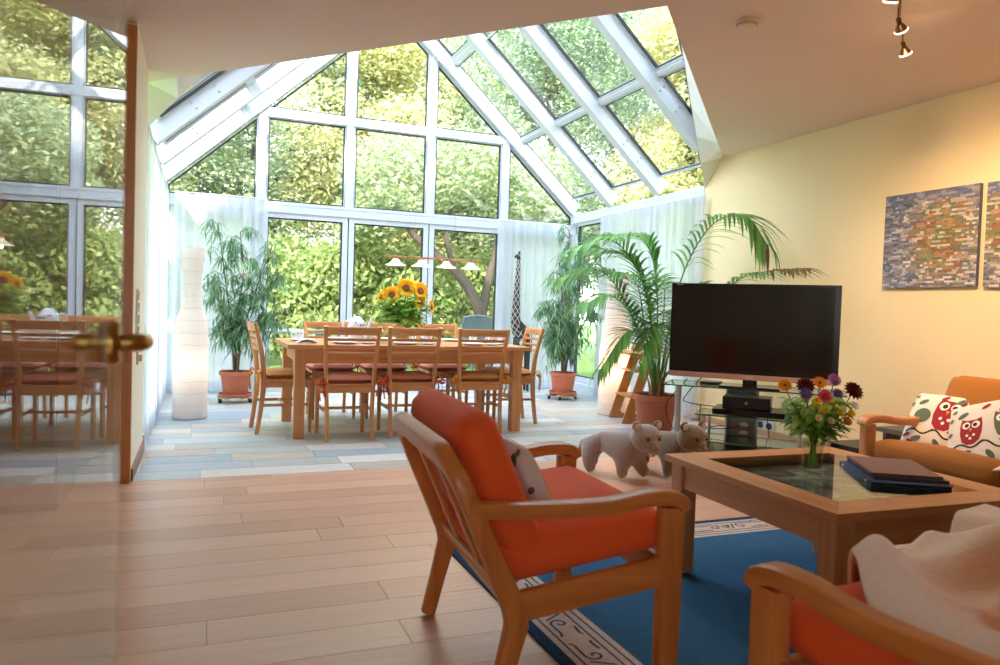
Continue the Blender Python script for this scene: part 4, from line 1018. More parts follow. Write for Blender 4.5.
# albums
def album(loc, rz, L, W, T, col, label, rings=False):
    r = empty('photo_album', loc, rz, label, 'album')
    m = plain('cover_' + col[0], col[1], .45, noise=.1, scale=80, bump=.08)
    MB().box((0, 0, T - .002), (W, L, .004), bev=.0015).box((0, 0, .002), (W, L, .004), bev=.0015).box((-W / 2 + .003, 0, T / 2), (.006, L, T), bev=.002).build('cover', m, r)
    MB().box((.004, 0, T / 2), (W - .014, L - .012, T - .009), bev=0).build('pages', plain('pages_' + col[0], col[2], .8), r)
    if rings:
        for s in (-1, 1): MB().ball((-W / 2, s * L * .36, T / 2), .007, 10, 6).build('rivet', STEEL, r)
    return r
z0 = .4895
album((2.425, 2.02, z0), R(-31), .38, .27, .018, ('blue', rgb(48, 76, 118), rgb(40, 42, 50)), 'dark blue ring binder, lowest of the pile on the coffee table', True)
album((2.445, 2.025, z0 + .0185), R(-32), .34, .25, .010, ('navy', rgb(40, 38, 50), rgb(196, 186, 178)), 'thin dark album between the blue binder and the purple album')
album((2.445, 2.04, z0 + .029), R(-33), .33, .24, .010, ('plum', rgb(112, 74, 84), rgb(72, 44, 48)), 'plum-coloured album on top of the pile on the coffee table')

# mixed bouquet in a glass vase
gv = empty('glass_vase', (2.167, 2.155, z0), 0, 'clear glass vase with the mixed bouquet on the coffee table', 'vase')
GVM = glass('vase_glass', (.96, .985, .97, 1), 1.14)
MB().lathe([(0, .0), (.036, .0), (.037, .02), (.036, .08), (.045, .165), (.042, .165), (.033, .08), (.033, .022), (0, .018)], 28).build('body', GVM, gv)
MB().lathe([(0, .02), (.032, .022), (.032, .08), (.038, .13), (0, .13)], 24).build('water', glass('vase_water', (.86, .9, .78, 1), 1.06), gv)
def mixed(head, r, kind, col, cen, lab, side=0):
    base = Vector((2.167, 2.155, z0 + .02)); root = empty('cut_flower', base, 0, lab, 'flower', 'mixed flowers in the glass vase')
    Hh = Vector(head) - base; a0 = math.atan2(Hh.y, Hh.x)
    MB().tube(bez([(-.015 * math.cos(a0), -.015 * math.sin(a0), 0), (.012 * math.cos(a0), .012 * math.sin(a0), .15), Hh * .7 + Vector((0, 0, .02)), Hh], 12), .0022, 6).build('stem', GSTEM, root)
    F = Vector((Hh.x * 1.2 - .35, Hh.y * 1.2 - .75, .55)).normalized(); M = Matrix.Translation(Hh) @ frame_to(F); M3 = M.to_3x3()
    mb = MB(); pm = leafy('petal_' + col[0], [tuple(c * .8 for c in col[1][:3]) + (1,), col[1]], .6, .25)
    rings = {'daisy': [(14, .2, .85, .35), (12, .5, .7, .35)], 'dahlia': [(14, .1, .9, .38), (12, .45, .75, .36), (9, .9, .55, .32), (6, 1.5, .4, .28)], 'small': [(8, .4, .8, .5), (6, 1.0, .55, .45)]}[kind]
    for n_, el, L, w in rings:
        for i in range(n_):
            a = 2 * PI * i / n_ + el; d = M3 @ Vector((math.cos(a), math.sin(a), el)); leaf(mb, Hh + d.normalized() * r * .12, d, r * L, r * w, .1, M3 @ Vector((0, 0, 1)), 3)
    mb.build('petals', pm, root, smooth=60)
    MB().ball(Hh, r * .24, 10, 6, (1, 1, .7)).build('flower_centre', plain('centre_' + cen[0], cen[1], .9), root)
    mb = MB()
    for i in range(3):
        a = random.random() * 6.3; p = Hh * random.uniform(.45, .85); leaf(mb, p, (math.cos(a), math.sin(a), .3), random.uniform(.03, .055), .02, .4)
    mb.build('leaves', GLEAF, root, smooth=60)
Y_ = ('yellow', rgb(244, 196, 40)); O_ = ('orange', rgb(238, 150, 26)); DR = ('darkred', rgb(96, 12, 24)); PU = ('purple', rgb(120, 96, 170)); PK = ('pink', rgb(216, 70, 104)); LI = ('lilac', rgb(180, 110, 176)); CRM = ('cream', rgb(240, 224, 170)); WHI = ('white', rgb(238, 226, 226))
cD = ('dark', rgb(70, 44, 20)); cY = ('gold', rgb(220, 160, 40))
for h, r, k, c, ce, lab in [
    ((2.02, 2.16, .826), 0.030, 'daisy', O_, cD, 'orange-yellow flower at the far left of the mixed bouquet'),
    ((2.10, 2.14, .826), 0.037, 'dahlia', DR, cD, 'dark red dahlia left of the middle of the mixed bouquet'),
    ((2.20, 2.17, .832), 0.030, 'daisy', O_, cD, 'orange flower at the top middle of the mixed bouquet'),
    ((2.295, 2.19, .842), 0.030, 'dahlia', LI, cY, 'lilac flower, topmost on the right of the mixed bouquet'),
    ((2.375, 2.17, .800), 0.043, 'dahlia', DR, cD, 'large dark red dahlia at the right of the mixed bouquet'),
    ((2.065, 2.10, .800), 0.027, 'dahlia', PU, cY, 'purple aster below the dark red dahlia on the left'),
    ((2.135, 2.08, .790), 0.027, 'dahlia', PK, cY, 'pink flower just below the left dark red dahlia'),
    ((2.24, 2.12, .795), 0.025, 'dahlia', PU, cY, 'blue-purple aster right of the bouquet middle'),
    ((2.17, 2.08, .760), 0.020, 'small', Y_, cY, 'small yellow blossom below the pink flower'),
    ((2.11, 2.06, .745), 0.020, 'small', Y_, cY, 'small yellow blossom at the left flank of the mixed bouquet'),
    ((2.21, 2.07, .735), 0.019, 'small', CRM, cY, 'cream blossom in the middle of the mixed bouquet'),
    ((2.14, 2.05, .705), 0.019, 'small', CRM, cY, 'cream blossom low at the front of the mixed bouquet'),
    ((2.23, 2.06, .700), 0.022, 'daisy', O_, cY, 'small orange flower low in the middle of the bouquet'),
    ((2.25, 2.10, .755), 0.019, 'small', WHI, cY, 'small whitish blossom right of the cream ones'),
    ((2.41, 2.20, .735), 0.027, 'small', WHI, cY, 'pale pink-white flower hanging at the far right of the bouquet'),
    ((2.19, 2.13, .795), 0.021, 'dahlia', PK, cY, 'small pink flower under the top orange flower'),
    ((2.10, 2.08, .775), .020, 'small', Y_, cY, 'yellow blossom between the purple aster and the pink flower'),
    ((2.185, 2.05, .735), .020, 'small', Y_, cY, 'yellow blossom at the very front of the bouquet middle'),
    ((2.09, 2.06, .715), .018, 'small', CRM, cY, 'cream blossom low on the left flank of the bouquet'),
    ((2.27, 2.08, .725), .020, 'small', Y_, cY, 'yellow blossom low on the right flank of the bouquet')]: mixed(h, r, k, c, ce, lab)
mb = MB()
for i in range(190):
    a = random.random() * 6.3; z = random.uniform(.15, .29); q = random.uniform(.02, .06 + .36 * (z - .13)); leaf(mb, (q * math.cos(a), q * math.sin(a), z), (math.cos(a), math.sin(a), random.uniform(-.5, .6)), random.uniform(.035, .065), random.uniform(.024, .042), .4)
for i in range(24):
    a = i * 2.4; mb.tube(bez([(.018 * math.cos(a + 2), .018 * math.sin(a + 2), .03), (.02 * math.cos(a), .02 * math.sin(a), .15), (.09 * math.cos(a), .09 * math.sin(a), .27)], 6), .002, 5)
mb.build('foliage', GLEAF, gv, smooth=60)

# plush animals
def plush(loc, rz, fur, light, label, turn):
    r = empty('plush_animal', loc, rz, label, 'soft toy', 'plush lion cubs on the floor')
    V = [(0, 0, .225), (-.17, 0, .222), (.13, 0, .225), (.185, 0, .262)]; E_ = [(0, 1), (0, 2), (2, 3)]; rad = [(.068, .070), (.082, .082), (.080, .078), (.060, .060)]
    hc = Vector((.235, 0, .285)); M = Matrix.Translation(hc) @ Matrix.Rotation(turn, 4, 'Z') @ Matrix.Rotation(R(14), 4, 'Y'); hp = lambda x, y, z: tuple(M @ Vector((x * 1.16, y * 1.16, z * 1.16)))
    V += [hp(0, 0, 0)]; E_ += [(3, 4)]; rad += [.070]
    for (x, y, k, dx) in ((-.175, .070, 1, -.035), (-.175, -.070, 1, .045), (.125, .072, 2, .055), (.125, -.072, 2, -.012)):
        n = len(V); V += [(x + dx * .5, y, .125), (x + dx, y * 1.1, .050), (x + dx + .03, y * 1.1, .036)]; E_ += [(k, n), (n, n + 1), (n + 1, n + 2)]; rad += [.050, .041, .038]
    n = len(V); V += [(-.26, .01, .16), (-.29, .03, .08)]; E_ += [(1, n), (n, n + 1)]; rad += [.02, .018]
    skin('body', fur, V, E_, rad, r); R3 = M.to_3x3().to_4x4()
    hd = MB().ball(hp(.0, 0, .0), .092, 22, 16, (1, 1.08, .96), R3).build('head', fur, r, smooth=80)
    for s in (-1, 1):
        e = MB().ball(hp(-.012, s * .068, .068), .033, 14, 10, (.55, 1, 1), R3).build('ear', fur, r, smooth=80)
        MB().ball(hp(.002, s * .069, .068), .022, 12, 8, (.4, 1, 1), R3).build('inner_ear', light, e, smooth=80)
        MB().ball(hp(.070, s * .036, .020), .010, 10, 8).build('eye', BLACK, r)
        MB().ball(hp(.082, s * .021, -.036), .027, 14, 10, (1, 1, .85), R3).build('cheek', fur, r, smooth=80)
        MB().tube([hp(.070, s * .020, .038), hp(.068, s * .038, .040), hp(.056, s * .054, .034)], [.006, .009, .005], 7).build('brow', fur, r, smooth=80)
    MB().ball(hp(.072, 0, -.016), .040, 16, 10, (1, .9, .9), R3).build('muzzle', fur, r, smooth=80)
    MB().ball(hp(.106, 0, -.020), .014, 12, 8, (.7, 1.3, .8), R3).build('nose', plain('nose_brown', rgb(150, 108, 98), .5), r)
    MB().ball(hp(.080, 0, -.060), .021, 12, 8, (1, 1.1, .8), R3).build('chin', light, r, smooth=80)
    mb = MB(); mb.ball((.11, 0, .180), .072, 16, 10, (1, .8, .6)); mb.ball((-.04, 0, .170), .06, 16, 10, (1.7, .75, .35)); mb.build('belly', light, r, smooth=80)
    return r
FG = plain('fur_grey', rgb(152, 132, 124), 1, noise=.14, scale=90, bump=.6, sheen=.6); FO = plain('fur_olive', rgb(116, 98, 74), 1, noise=.25, scale=90, bump=.6, sheen=.6)
FL = plain('fur_pale', rgb(206, 178, 152), 1, noise=.1, scale=90, bump=.6, sheen=.6)
plush((2.52, 4.20, .004), R(-62), FG, FL, 'grey-brown plush lion cub on the floorboards, the one nearer the orange armchair', R(-26))
plush((2.86, 4.15, .004), R(-72), FO, FL, 'olive-brown plush animal half hidden between the grey plush cub and the coffee table', R(-8))

# television on its glass stand
TA = math.atan2(-.714, .70)
tv = empty('television', (3.325, 4.77, .548), TA, 'large flat black television on the glass stand', 'television')
SCR = plain('screen', rgb(14, 11, 11), .12)
MB().box((.588, .03, .425), (1.18, .05, .69), bev=.006).build('housing', plain('tv_black', rgb(16, 15, 16), .2), tv)
MB().box((.588, .0035, .44), (1.10, .004, .62), bev=.0005).build('screen', SCR, tv)
MB().box((.588, .02, .083), (1.18, .06, .040), bev=.008).build('bezel_strip', plain('tv_rose', rgb(176, 140, 128), .35, .5), tv)
MB().box((.588, .04, .035), (.10, .04, .06), bev=.004).box((.588, .06, .010), (.42, .26, .018), bev=.006).build('stand_foot', plain('tv_black', rgb(16, 15, 16), .2), tv)
def letters(txt, size, mat, parent, M, ext=.0006):
    cu = bpy.data.curves.new('lettering', 'FONT'); cu.body = txt; cu.size = size; cu.extrude = ext; cu.align_x = 'CENTER'; cu.align_y = 'CENTER'
    o = bpy.data.objects.new('lettering', cu); COL.objects.link(o); dg = bpy.context.evaluated_depsgraph_get(); me = bpy.data.meshes.new_from_object(o.evaluated_get(dg)); bpy.data.objects.remove(o)
    me.transform(M); me.materials.append(mat); o = bpy.data.objects.new('lettering', me); COL.objects.link(o); o.parent = parent; return o
FRONT = Matrix(((1, 0, 0, 0), (0, 0, -1, 0), (0, 1, 0, 0), (0, 0, 0, 1)))
letters('BRAVIA', .014, plain('logo_grey', rgb(190, 190, 190), .4), tv, Matrix.Translation((.06, .0035, .758)) @ FRONT)
letters('SONY', .022, plain('logo_light', rgb(214, 196, 188), .4), tv, Matrix.Translation((.588, -.0102, .083)) @ FRONT)
st = empty('television_stand', (3.325, 4.77, 0), TA, 'three-tier glass television stand with silver tube legs', 'television stand')
TG = glass('stand_glass', (.86, .95, .92, 1), 1.5); TGE = plain('glass_edge', rgb(40, 78, 68), .25)
SILV = plain('silver_tube', rgb(170, 172, 176), .35, .7)
for z, x0, x1, y0, y1 in ((.540, -.05, 1.24, .0, .46), (.325, .20, 1.0, .04, .44), (.125, .20, 1.0, .04, .46)):
    s = MB().box(((x0 + x1) / 2, (y0 + y1) / 2, z), (x1 - x0 - .004, y1 - y0 - .004, .008), bev=0).build('glass_shelf', TG, st, smooth=0)
    mb = MB(); t = .003
    for xx in (x0, x1): mb.box((xx, (y0 + y1) / 2, z), (t, y1 - y0, .009), bev=0)
    for yy in (y0, y1): mb.box(((x0 + x1) / 2, yy, z), (x1 - x0, t, .009), bev=0)
    mb.build('shelf_edge', TGE, s, smooth=0)
for x, y, h, rr_ in ((.06, .10, .536, .024), (1.13, .10, .536, .024), (.26, .08, .33, .014), (.94, .08, .33, .014), (.26, .40, .33, .012), (.94, .40, .33, .012)):
    MB().lathe([(0, 0), (rr_ * 1.25, 0), (rr_ * 1.25, .012), (rr_, .014), (rr_, h - .014), (rr_ * 1.2, h - .012), (rr_ * 1.2, h), (0, h)], 20, c=(x, y, 0)).build('tube_leg', SILV, st)
mb = MB(); mb.box((.5, .47, .28), (.235, .012, .52), bev=.002)
cp = mb.build('cable_panel', plain('panel_grey', rgb(120, 118, 114), .5, .3, noise=.35, scale=120), st)
for s in (-1, 1): MB().tube([(.5 + s * .115, .46, .0), (.5 + s * .115, .46, .53)], .012, 10).build('panel_edge', SILV, cp)
for z in (.22, .155): MB().ball((.52, .4625, z), .028, 16, 8, (1.3, .12, .62)).build('cable_hole', plain('hole_cream', rgb(232, 218, 176), .8), cp)
MB().box((.6, .25, .03), (.72, .40, .05), bev=.006).build('base_plate', BLACK, st)
o = empty('media_player', (3.325, 4.77, .33), TA, 'wide flat black media player on the middle shelf of the television stand', 'player')
MB().box((.60, .25, .025), (.56, .34, .042), bev=.003).build('body', BLACK, o); MB().box((.60, .0785, .025), (.54, .004, .036), bev=.001).build('front_panel', plain('panel_black', rgb(12, 12, 13), .15), o)
o = empty('receiver_box', (3.325, 4.77, .377), TA, 'smaller black receiver box on top of the flat media player', 'receiver')
MB().box((.56, .25, .047), (.345, .24, .090), bev=.004).build('body', BLACK, o); MB().lathe([(0, 0), (.011, 0), (.010, .006), (0, .006)], 18, M=Matrix.Rotation(PI / 2, 4, 'X'), c=(.56, .131, .05)).build('front_button', STEEL, o)
o = empty('set_top_box', (3.325, 4.77, .5445), TA, 'flat grey box on the top glass shelf, left of the television foot', 'set-top box')
MB().box((.29, .20, .014), (.15, .16, .026), bev=.003).build('body', plain('box_grey', rgb(84, 82, 82), .4), o); MB().box((.29, .119, .014), (.10, .003, .012), bev=.001).build('display', BLACK, o)
CAB = plain('cable_black', rgb(30, 30, 32), .6)
cables = [([(3.62, 4.75, .60), (3.56, 4.86, .45), (3.62, 4.94, .38), (3.79, 4.74, .36)], 'black cable looping from the television down to the media player'),
          ([(3.55, 4.84, .58), (3.46, 4.98, .36), (3.58, 5.06, .16), (3.66, 4.98, .14)], 'thin black cable hanging down behind the left end of the stand'),
          ([(3.70, 4.86, .36), (3.74, 4.90, .20), (3.92, 4.80, .18), (4.10, 4.66, .27), (4.02, 4.60, .33)], 'black cable sagging in front of the grey cable panel'),
          ([(3.76, 4.96, .10), (3.83, 4.93, .17), (3.98, 4.82, .19), (4.06, 4.7, .135)], 'black cable lying on the lowest glass shelf'),
          ([(4.40, 4.90, .30), (4.33, 4.78, .10), (4.28, 4.70, .03), (4.36, 4.9, .01)], 'black power cable drooping below the wall sockets')]
for p, lab in cables: tag(MB().tube(bez(p, 24), .004, 6).build('cable', CAB), lab, 'cable')
sk = empty('wall_socket', (4.757, 5.30, .10), 0, 'white double wall socket low behind the television stand', 'socket')
MB().box((0, 0, 0), (.012, .22, .085), bev=.004).build('plate', CHINA, sk)
for s in (-1, 1): MB().lathe([(.0, 0), (.03, 0), (.03, -.012), (.026, -.012), (.024, -.003), (0, -.003)], 18, M=Matrix.Rotation(PI / 2, 4, 'Y'), c=(-.006, s * .055, 0)).build('insert', plain('navy_plug', rgb(40, 56, 100), .5), sk)
bx = empty('speaker_box', (4.42, 3.96, 0), R(0), 'low black box on the floor behind the settee armrest', 'box')
MB().box((0, 0, .10), (.36, .30, .18), bev=.008).build('body', BLACK, bx)
MB().box((0, -.151, .10), (.32, .004, .15), bev=.001).build('front_grille', plain('grille', rgb(34, 38, 50), .9, noise=.4, scale=200), bx)
mb = MB()
for sx in (-1, 1):
    for sy in (-1, 1): mb.lathe([(0, 0), (.02, 0), (.018, .012), (0, .012)], 12, c=(sx * .14, sy * .11, 0))
mb.build('feet', BLACK, bx)
lo = empty('low_shelf', (4.38, 3.15, 0), 0, 'low dark grey shelf board by the wall behind the settee armrest', 'shelf')
MB().box((0, 0, .36), (.40, .95, .03), bev=.004).build('board', plain('shelf_grey', rgb(84, 84, 84), .5), lo)
for s in (-1, 1): MB().box((0, s * .42, .173), (.36, .03, .345), bev=.003).build('side', plain('shelf_dark', rgb(70, 70, 72), .5), lo)

# printed canvases
def canvas(y0, y1, z0, z1, label, seed, warm):
    random.seed(seed); r = empty('canvas_picture', (WR, (y0 + y1) / 2, (z0 + z1) / 2), 0, label, 'picture', 'photo-mosaic canvases on the yellow wall')
    W_, H_ = abs(y1 - y0), z1 - z0
    MB().box((-.017, 0, 0), (.030, W_, H_), bev=.002).build('stretched_canvas', plain('canvas_edge', rgb(96, 104, 128), .8), r)
    mb = MB(); nx, ny = 34, 46
    for j in range(ny):
        i = 0.0
        while i < nx:
            w = min(random.choice((1, 1, 1.5, 2, 3)), nx - i); u, v = (i + w / 2) / nx, (j + .5) / ny
            d = math.hypot((u - warm[0]) * 1.3, v - warm[1]) + random.uniform(-.14, .14)
            if v > .9: base = random.choice([rgb(100, 112, 150), rgb(150, 150, 164), rgb(120, 116, 130)])
            elif d < .36: base = random.choice([rgb(128, 130, 92), rgb(150, 128, 98), rgb(104, 116, 88), rgb(176, 130, 96), rgb(190, 184, 168), rgb(150, 96, 76)])
            elif d < .56: base = random.choice([rgb(152, 140, 136), rgb(128, 124, 116), rgb(178, 164, 158), rgb(110, 110, 120), rgb(206, 196, 190)])
            else: base = random.choice([rgb(120, 126, 146), rgb(136, 134, 148), rgb(150, 142, 150), rgb(92, 98, 118), rgb(104, 112, 136), rgb(180, 174, 178)])
            mb.tint = rand_tint(base, .16, .04)
            a0, a1 = W_ / 2 - i / nx * W_, W_ / 2 - (i + w) / nx * W_; b0, b1 = -H_ / 2 + j / ny * H_, -H_ / 2 + (j + 1) / ny * H_
            mb.quad((-.0325, a0, b0), (-.0325, a1, b0), (-.0325, a1, b1), (-.0325, a0, b1)); i += w
    mb.build('printed_front', tinted('canvas_print', .8, 60, 60, .45, .1), r, smooth=0)
canvas(4.11, 3.385, 1.325, 2.005, 'photo-mosaic canvas on the yellow wall, the whole one nearer the television', 4, (.66, .5))
canvas(3.335, 2.61, 1.32, 2.00, 'photo-mosaic canvas on the yellow wall, cut off by the picture edge', 9, (.3, .6))

# ceiling fittings
sd = empty('smoke_detector', (2.66, 3.235, ZC), 0, 'round white smoke detector on the ceiling near the roof opening', 'smoke detector')
MB().lathe([(0, 0), (.058, 0), (.060, -.010), (.054, -.020), (.050, -.022), (.048, -.034), (.03, -.042), (0, -.043)], 32).build('housing', plain('detector_white', rgb(226, 206, 190), .5), sd)
mb = MB()
for i in range(20):
    a = i * PI / 10; mb.box((.051 * math.cos(a), .051 * math.sin(a), -.028), (.004, .008, .010), rot=(0, 0, a), bev=0)
mb.build('vent_slots', plain('detector_slot', rgb(196, 176, 160), .6), sd); MB().ball((.02, -.02, -.041), .003, 8, 6).build('indicator', RED, sd)
trk = empty('spotlight_rail', (2.865, 2.48, ZC), 0, 'brass spotlight rail with small halogen heads on the ceiling', 'spotlight')
P = [Vector((-.75, -.56, -.09)), Vector((-.3, -.22, -.10)), Vector((.0, .0, -.09)), Vector((.24, .19, -.10)), Vector((.43, .33, -.10))]
BR2 = plain('rail_brass', rgb(150, 112, 76), .3, 1)
MB().tube(bez(P, 30), .006, 8).build('rail', BR2, trk)
for q in (P[1], P[3]): MB().lathe([(0, 0), (.03, 0), (.03, -.012), (.006, -.014), (.006, -.098), (0, -.098)], 18, c=(q.x, q.y, 0)).build('mount', BR2, trk)
aims = [((-.55, -.41, -.095), (.3, -.2, -1)), ((-.15, -.115, -.092), (.2, .5, -1)), ((.15, .12, -.097), (.9, .35, -.9)), ((.42, .32, -.10), (.75, .2, -1))]
for p, d in aims:
    p = Vector(p); d = Vector(d).normalized(); M = Matrix.Translation(p) @ frame_to(d)
    hd = MB().tube([p, p + Vector((0, 0, -.05))], .004, 8).lathe([(.0, 0), (.011, .002), (.012, .03), (.016, .034), (.028, .062), (.030, .066), (.0285, .066), (.014, .04), (0, .038)], 22, c=p + Vector((0, 0, -.05)), M=frame_to(d)).build('spot_head', BR2, trk)
    c = p + Vector((0, 0, -.05))
    MB().lathe([(0, .060), (.022, .060), (.0225, .062), (0, .062)], 20, c=c, M=frame_to(d)).build('bulb', glow('halogen', (1, .78, .5, 1), 30), hd)
    MB().lathe([(.024, .063), (.029, .062), (.031, .066), (.029, .070), (.024, .068)], 24, c=c, M=frame_to(d)).build('glass_ring', glow('halogen_ring', (1, .75, .45, 1), 3), hd)
    L = bpy.data.lights.new('spot_light', 'SPOT'); L.energy = SPOT_W * (3 if d.x > .3 and p.x > 0 else 1); L.color = (1, .66, .36); L.spot_size = R(105); L.spot_blend = .7; L.shadow_soft_size = .02
    lo_ = bpy.data.objects.new('spot_light', L); COL.objects.link(lo_); lo_.parent = trk; lo_.location = c + d * .08; lo_.rotation_euler = Vector((0, 0, -1)).rotation_difference(d).to_euler()
    L = bpy.data.lights.new('spot_spill', 'POINT'); L.energy = .35; L.color = (1, .62, .32); L.shadow_soft_size = .03
    lo_ = bpy.data.objects.new('spot_spill', L); COL.objects.link(lo_); lo_.parent = trk; lo_.location = c + d * .10

# ================================================================== GARDEN
random.seed(77)
structure(MB().box((3, 24, -.22), (70, 80, .1), bev=0).build('ground', plain('lawn', rgb(112, 148, 58), .95, noise=.35, scale=3, bump=.4), smooth=0))
structure(MB().box((2.2, 10.9, -.13), (8, 3.2, .1), bev=.01).build('terrace', plain('terrace_stone', rgb(176, 170, 160), .85, noise=.15, scale=3), smooth=0))
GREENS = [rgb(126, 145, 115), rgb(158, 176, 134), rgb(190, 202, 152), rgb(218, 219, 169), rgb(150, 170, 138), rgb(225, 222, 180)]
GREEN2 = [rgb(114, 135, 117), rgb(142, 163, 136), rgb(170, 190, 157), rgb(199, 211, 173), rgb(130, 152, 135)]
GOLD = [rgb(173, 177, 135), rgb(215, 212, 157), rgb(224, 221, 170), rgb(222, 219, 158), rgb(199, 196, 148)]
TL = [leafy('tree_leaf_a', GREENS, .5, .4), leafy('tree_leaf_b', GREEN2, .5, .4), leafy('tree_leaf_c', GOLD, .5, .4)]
TB = plain('tree_bark', rgb(84, 72, 62), .9, noise=.3, scale=12, bump=.5)
def crown_mesh(nm, n, blobs, size, mat):
    mb = MB(); v = []; f = []
    for i in range(n):
        c, r = random.choice(blobs); d = Vector((random.gauss(0, 1), random.gauss(0, 1), random.gauss(0, 1))).normalized(); p = Vector(c) + Vector((d.x * r[0], d.y * r[1], d.z * r[2])) * random.uniform(.55, 1.0)
        a = Vector((random.gauss(0, 1), random.gauss(0, 1), random.gauss(0, .6))).normalized(); b_ = a.orthogonal().normalized(); b_ = Quaternion(a, random.random() * 6.3) @ b_
        s = size * random.uniform(.6, 1.3); k = len(v); v += [p - a * s, p + b_ * s * .42, p + a * s, p - b_ * s * .42]; f.append((k, k + 1, k + 2, k + 3))
    me = bpy.data.meshes.new(nm); me.from_pydata([tuple(q) for q in v], [], f); me.materials.append(mat); return me
def blobs(H, Rr, n): 
    out = []
    for i in range(n):
        z = random.uniform(.22, 1) * H; k = math.sin(PI * min(1, max(.12, (z / H - .12) / .95))) ** .6; a = random.random() * 6.3; q = Rr * k * random.uniform(.2, .75)
        s = Rr * random.uniform(.28, .5); out.append(((q * math.cos(a), q * math.sin(a), z), (s, s, s * .75)))
    return out
protos = []
for k in range(3):
    H_, Rr = (8.5, 3.0) if k == 0 else (10, 3.2) if k == 1 else (7.5, 2.6)
    r = empty('garden_tree'); bl = blobs(H_, Rr, 34)
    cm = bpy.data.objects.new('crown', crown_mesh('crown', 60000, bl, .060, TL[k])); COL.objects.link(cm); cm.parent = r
    mb = MB(); mb.tube(bez([(0, 0, -.3), (.1, .05, 1.2), (-.05, .1, 3), (.1, 0, H_ * .8)], 14), [lerp(.2, .04, i / 14) for i in range(15)], 9)
    for i in range(9):
        c = bl[i * 3][0]; z = c[2] * .55; mb.tube(bez([(0, 0, z), (c[0] * .5, c[1] * .5, z + (c[2] - z) * .6), c], 6), [.07, .06, .05, .04, .03, .02, .015], 6)
    mb.build('trunk', TB, r); protos.append(r)
trees = [(0, -1.6, 17.0, 1.0, 'leafy tree behind the left sheer curtain and the left ficus'), (1, 1.2, 18.5, 1.05, 'dense green tree behind the left terrace door'), (2, 3.4, 17.2, 1.0, 'yellowing autumn tree behind the middle terrace door'),
         (0, 5.6, 19.0, 1.1, 'broad green tree behind the right terrace door and forked trunk'), (1, 8.2, 17.2, 1.0, 'dark green tree behind the right roof triangle of the gable'), (2, 10.2, 14.2, 1.05, 'golden autumn tree above the corner with the right ficus'),
         (0, 11.2, 10.6, 1.15, 'pale green tree seen through the lower panes of the right roof slope'), (1, 11.8, 7.2, 1.1, 'green tree seen through the middle of the right roof slope'), (2, 12.2, 3.8, 1.2, 'yellow-green tree seen through the upper right roof panes'),
         (0, -5.2, 15.2, 1.05, 'green tree glimpsed through the left roof slope'), (1, -6.6, 11.2, 1.0, 'dark tree beside the left glass wall'), (0, -4.0, 20.5, 1.2, 'tall tree at the left rear of the garden'),
         (2, 1.0, 23.5, 1.35, 'tall yellow tree far back in the middle of the garden'), (0, 6.6, 24.5, 1.45, 'tall tree far back behind the terrace doors'), (1, 12.6, 20.5, 1.35, 'tall dark tree at the right rear of the garden'), (0, 15.5, 8.8, 1.45, 'tall tree far out beyond the right roof slope'), (1, 15.8, 13.8, 1.4, 'tall tree far out at the right, above the roof corner')]
used = set()
for k, x, y, s, lab in trees:
    o = protos[k] if k not in used else copy_tree(protos[k]); used.add(k)
    o.location = (x, y, -.17); o.scale = (s, s, s); o.rotation_euler.z = random.random() * 6.3
    tag(o, lab, 'tree', 'trees around the glass extension')
ap = empty('forked_tree', (5.05, 13.2, -.17), 0, 'old tree with a forked leaning trunk just outside the right terrace door', 'tree')
mb = MB(); mb.tube(bez([(.05, 0, 0), (-.05, -.05, .8), (-.35, -.1, 1.5), (-.75, 0, 2.0), (-1.4, .1, 2.5), (-1.9, .1, 3.1)], 18), [lerp(.15, .04, i / 18) for i in range(19)], 10)
mb.tube(bez([(-.15, -.05, 1.05), (.0, 0, 1.8), (.18, .1, 2.4), (.3, .1, 3.3)], 12), [lerp(.10, .035, i / 12) for i in range(13)], 9)
mb.tube(bez([(-.7, 0, 2.0), (-.8, .2, 2.6), (-.6, .3, 3.4)], 8), [lerp(.06, .03, i / 8) for i in range(9)], 8); mb.build('trunk', TB, ap)
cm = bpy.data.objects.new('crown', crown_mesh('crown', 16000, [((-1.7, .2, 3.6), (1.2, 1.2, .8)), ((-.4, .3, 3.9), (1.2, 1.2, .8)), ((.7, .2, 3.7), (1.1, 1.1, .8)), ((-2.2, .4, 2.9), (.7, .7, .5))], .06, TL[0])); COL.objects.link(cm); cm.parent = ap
hm = None
for i, (x, y, s, lab) in enumerate([(-2.2, 14.6, 1, 'clipped hedge behind the left sheer curtain'), (.4, 15.0, 1, 'yellow-green hedge low behind the left terrace door'), (3.0, 14.8, 1, 'yellow-green hedge low behind the middle terrace door'), (6.1, 15.2, 1, 'hedge low behind the right terrace door'), (8.6, 13.2, 1, 'hedge beyond the corner with the right ficus'), (8.9, 10.4, 1, 'hedge beside the right glass wall')]):
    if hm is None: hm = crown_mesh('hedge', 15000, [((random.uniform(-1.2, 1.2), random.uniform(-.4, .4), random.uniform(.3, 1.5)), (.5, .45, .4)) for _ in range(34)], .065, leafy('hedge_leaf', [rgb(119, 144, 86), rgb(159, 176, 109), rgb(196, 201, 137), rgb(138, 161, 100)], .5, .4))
    o = bpy.data.objects.new('garden_hedge', hm); COL.objects.link(o); o.location = (x, y, -.17); o.scale = (s * 1.1, s, s * (1.45 if i < 4 else 1.3)); o.rotation_euler.z = 0 if i < 4 else 1.3
    tag(o, lab, 'hedge', 'hedges around the lawn')
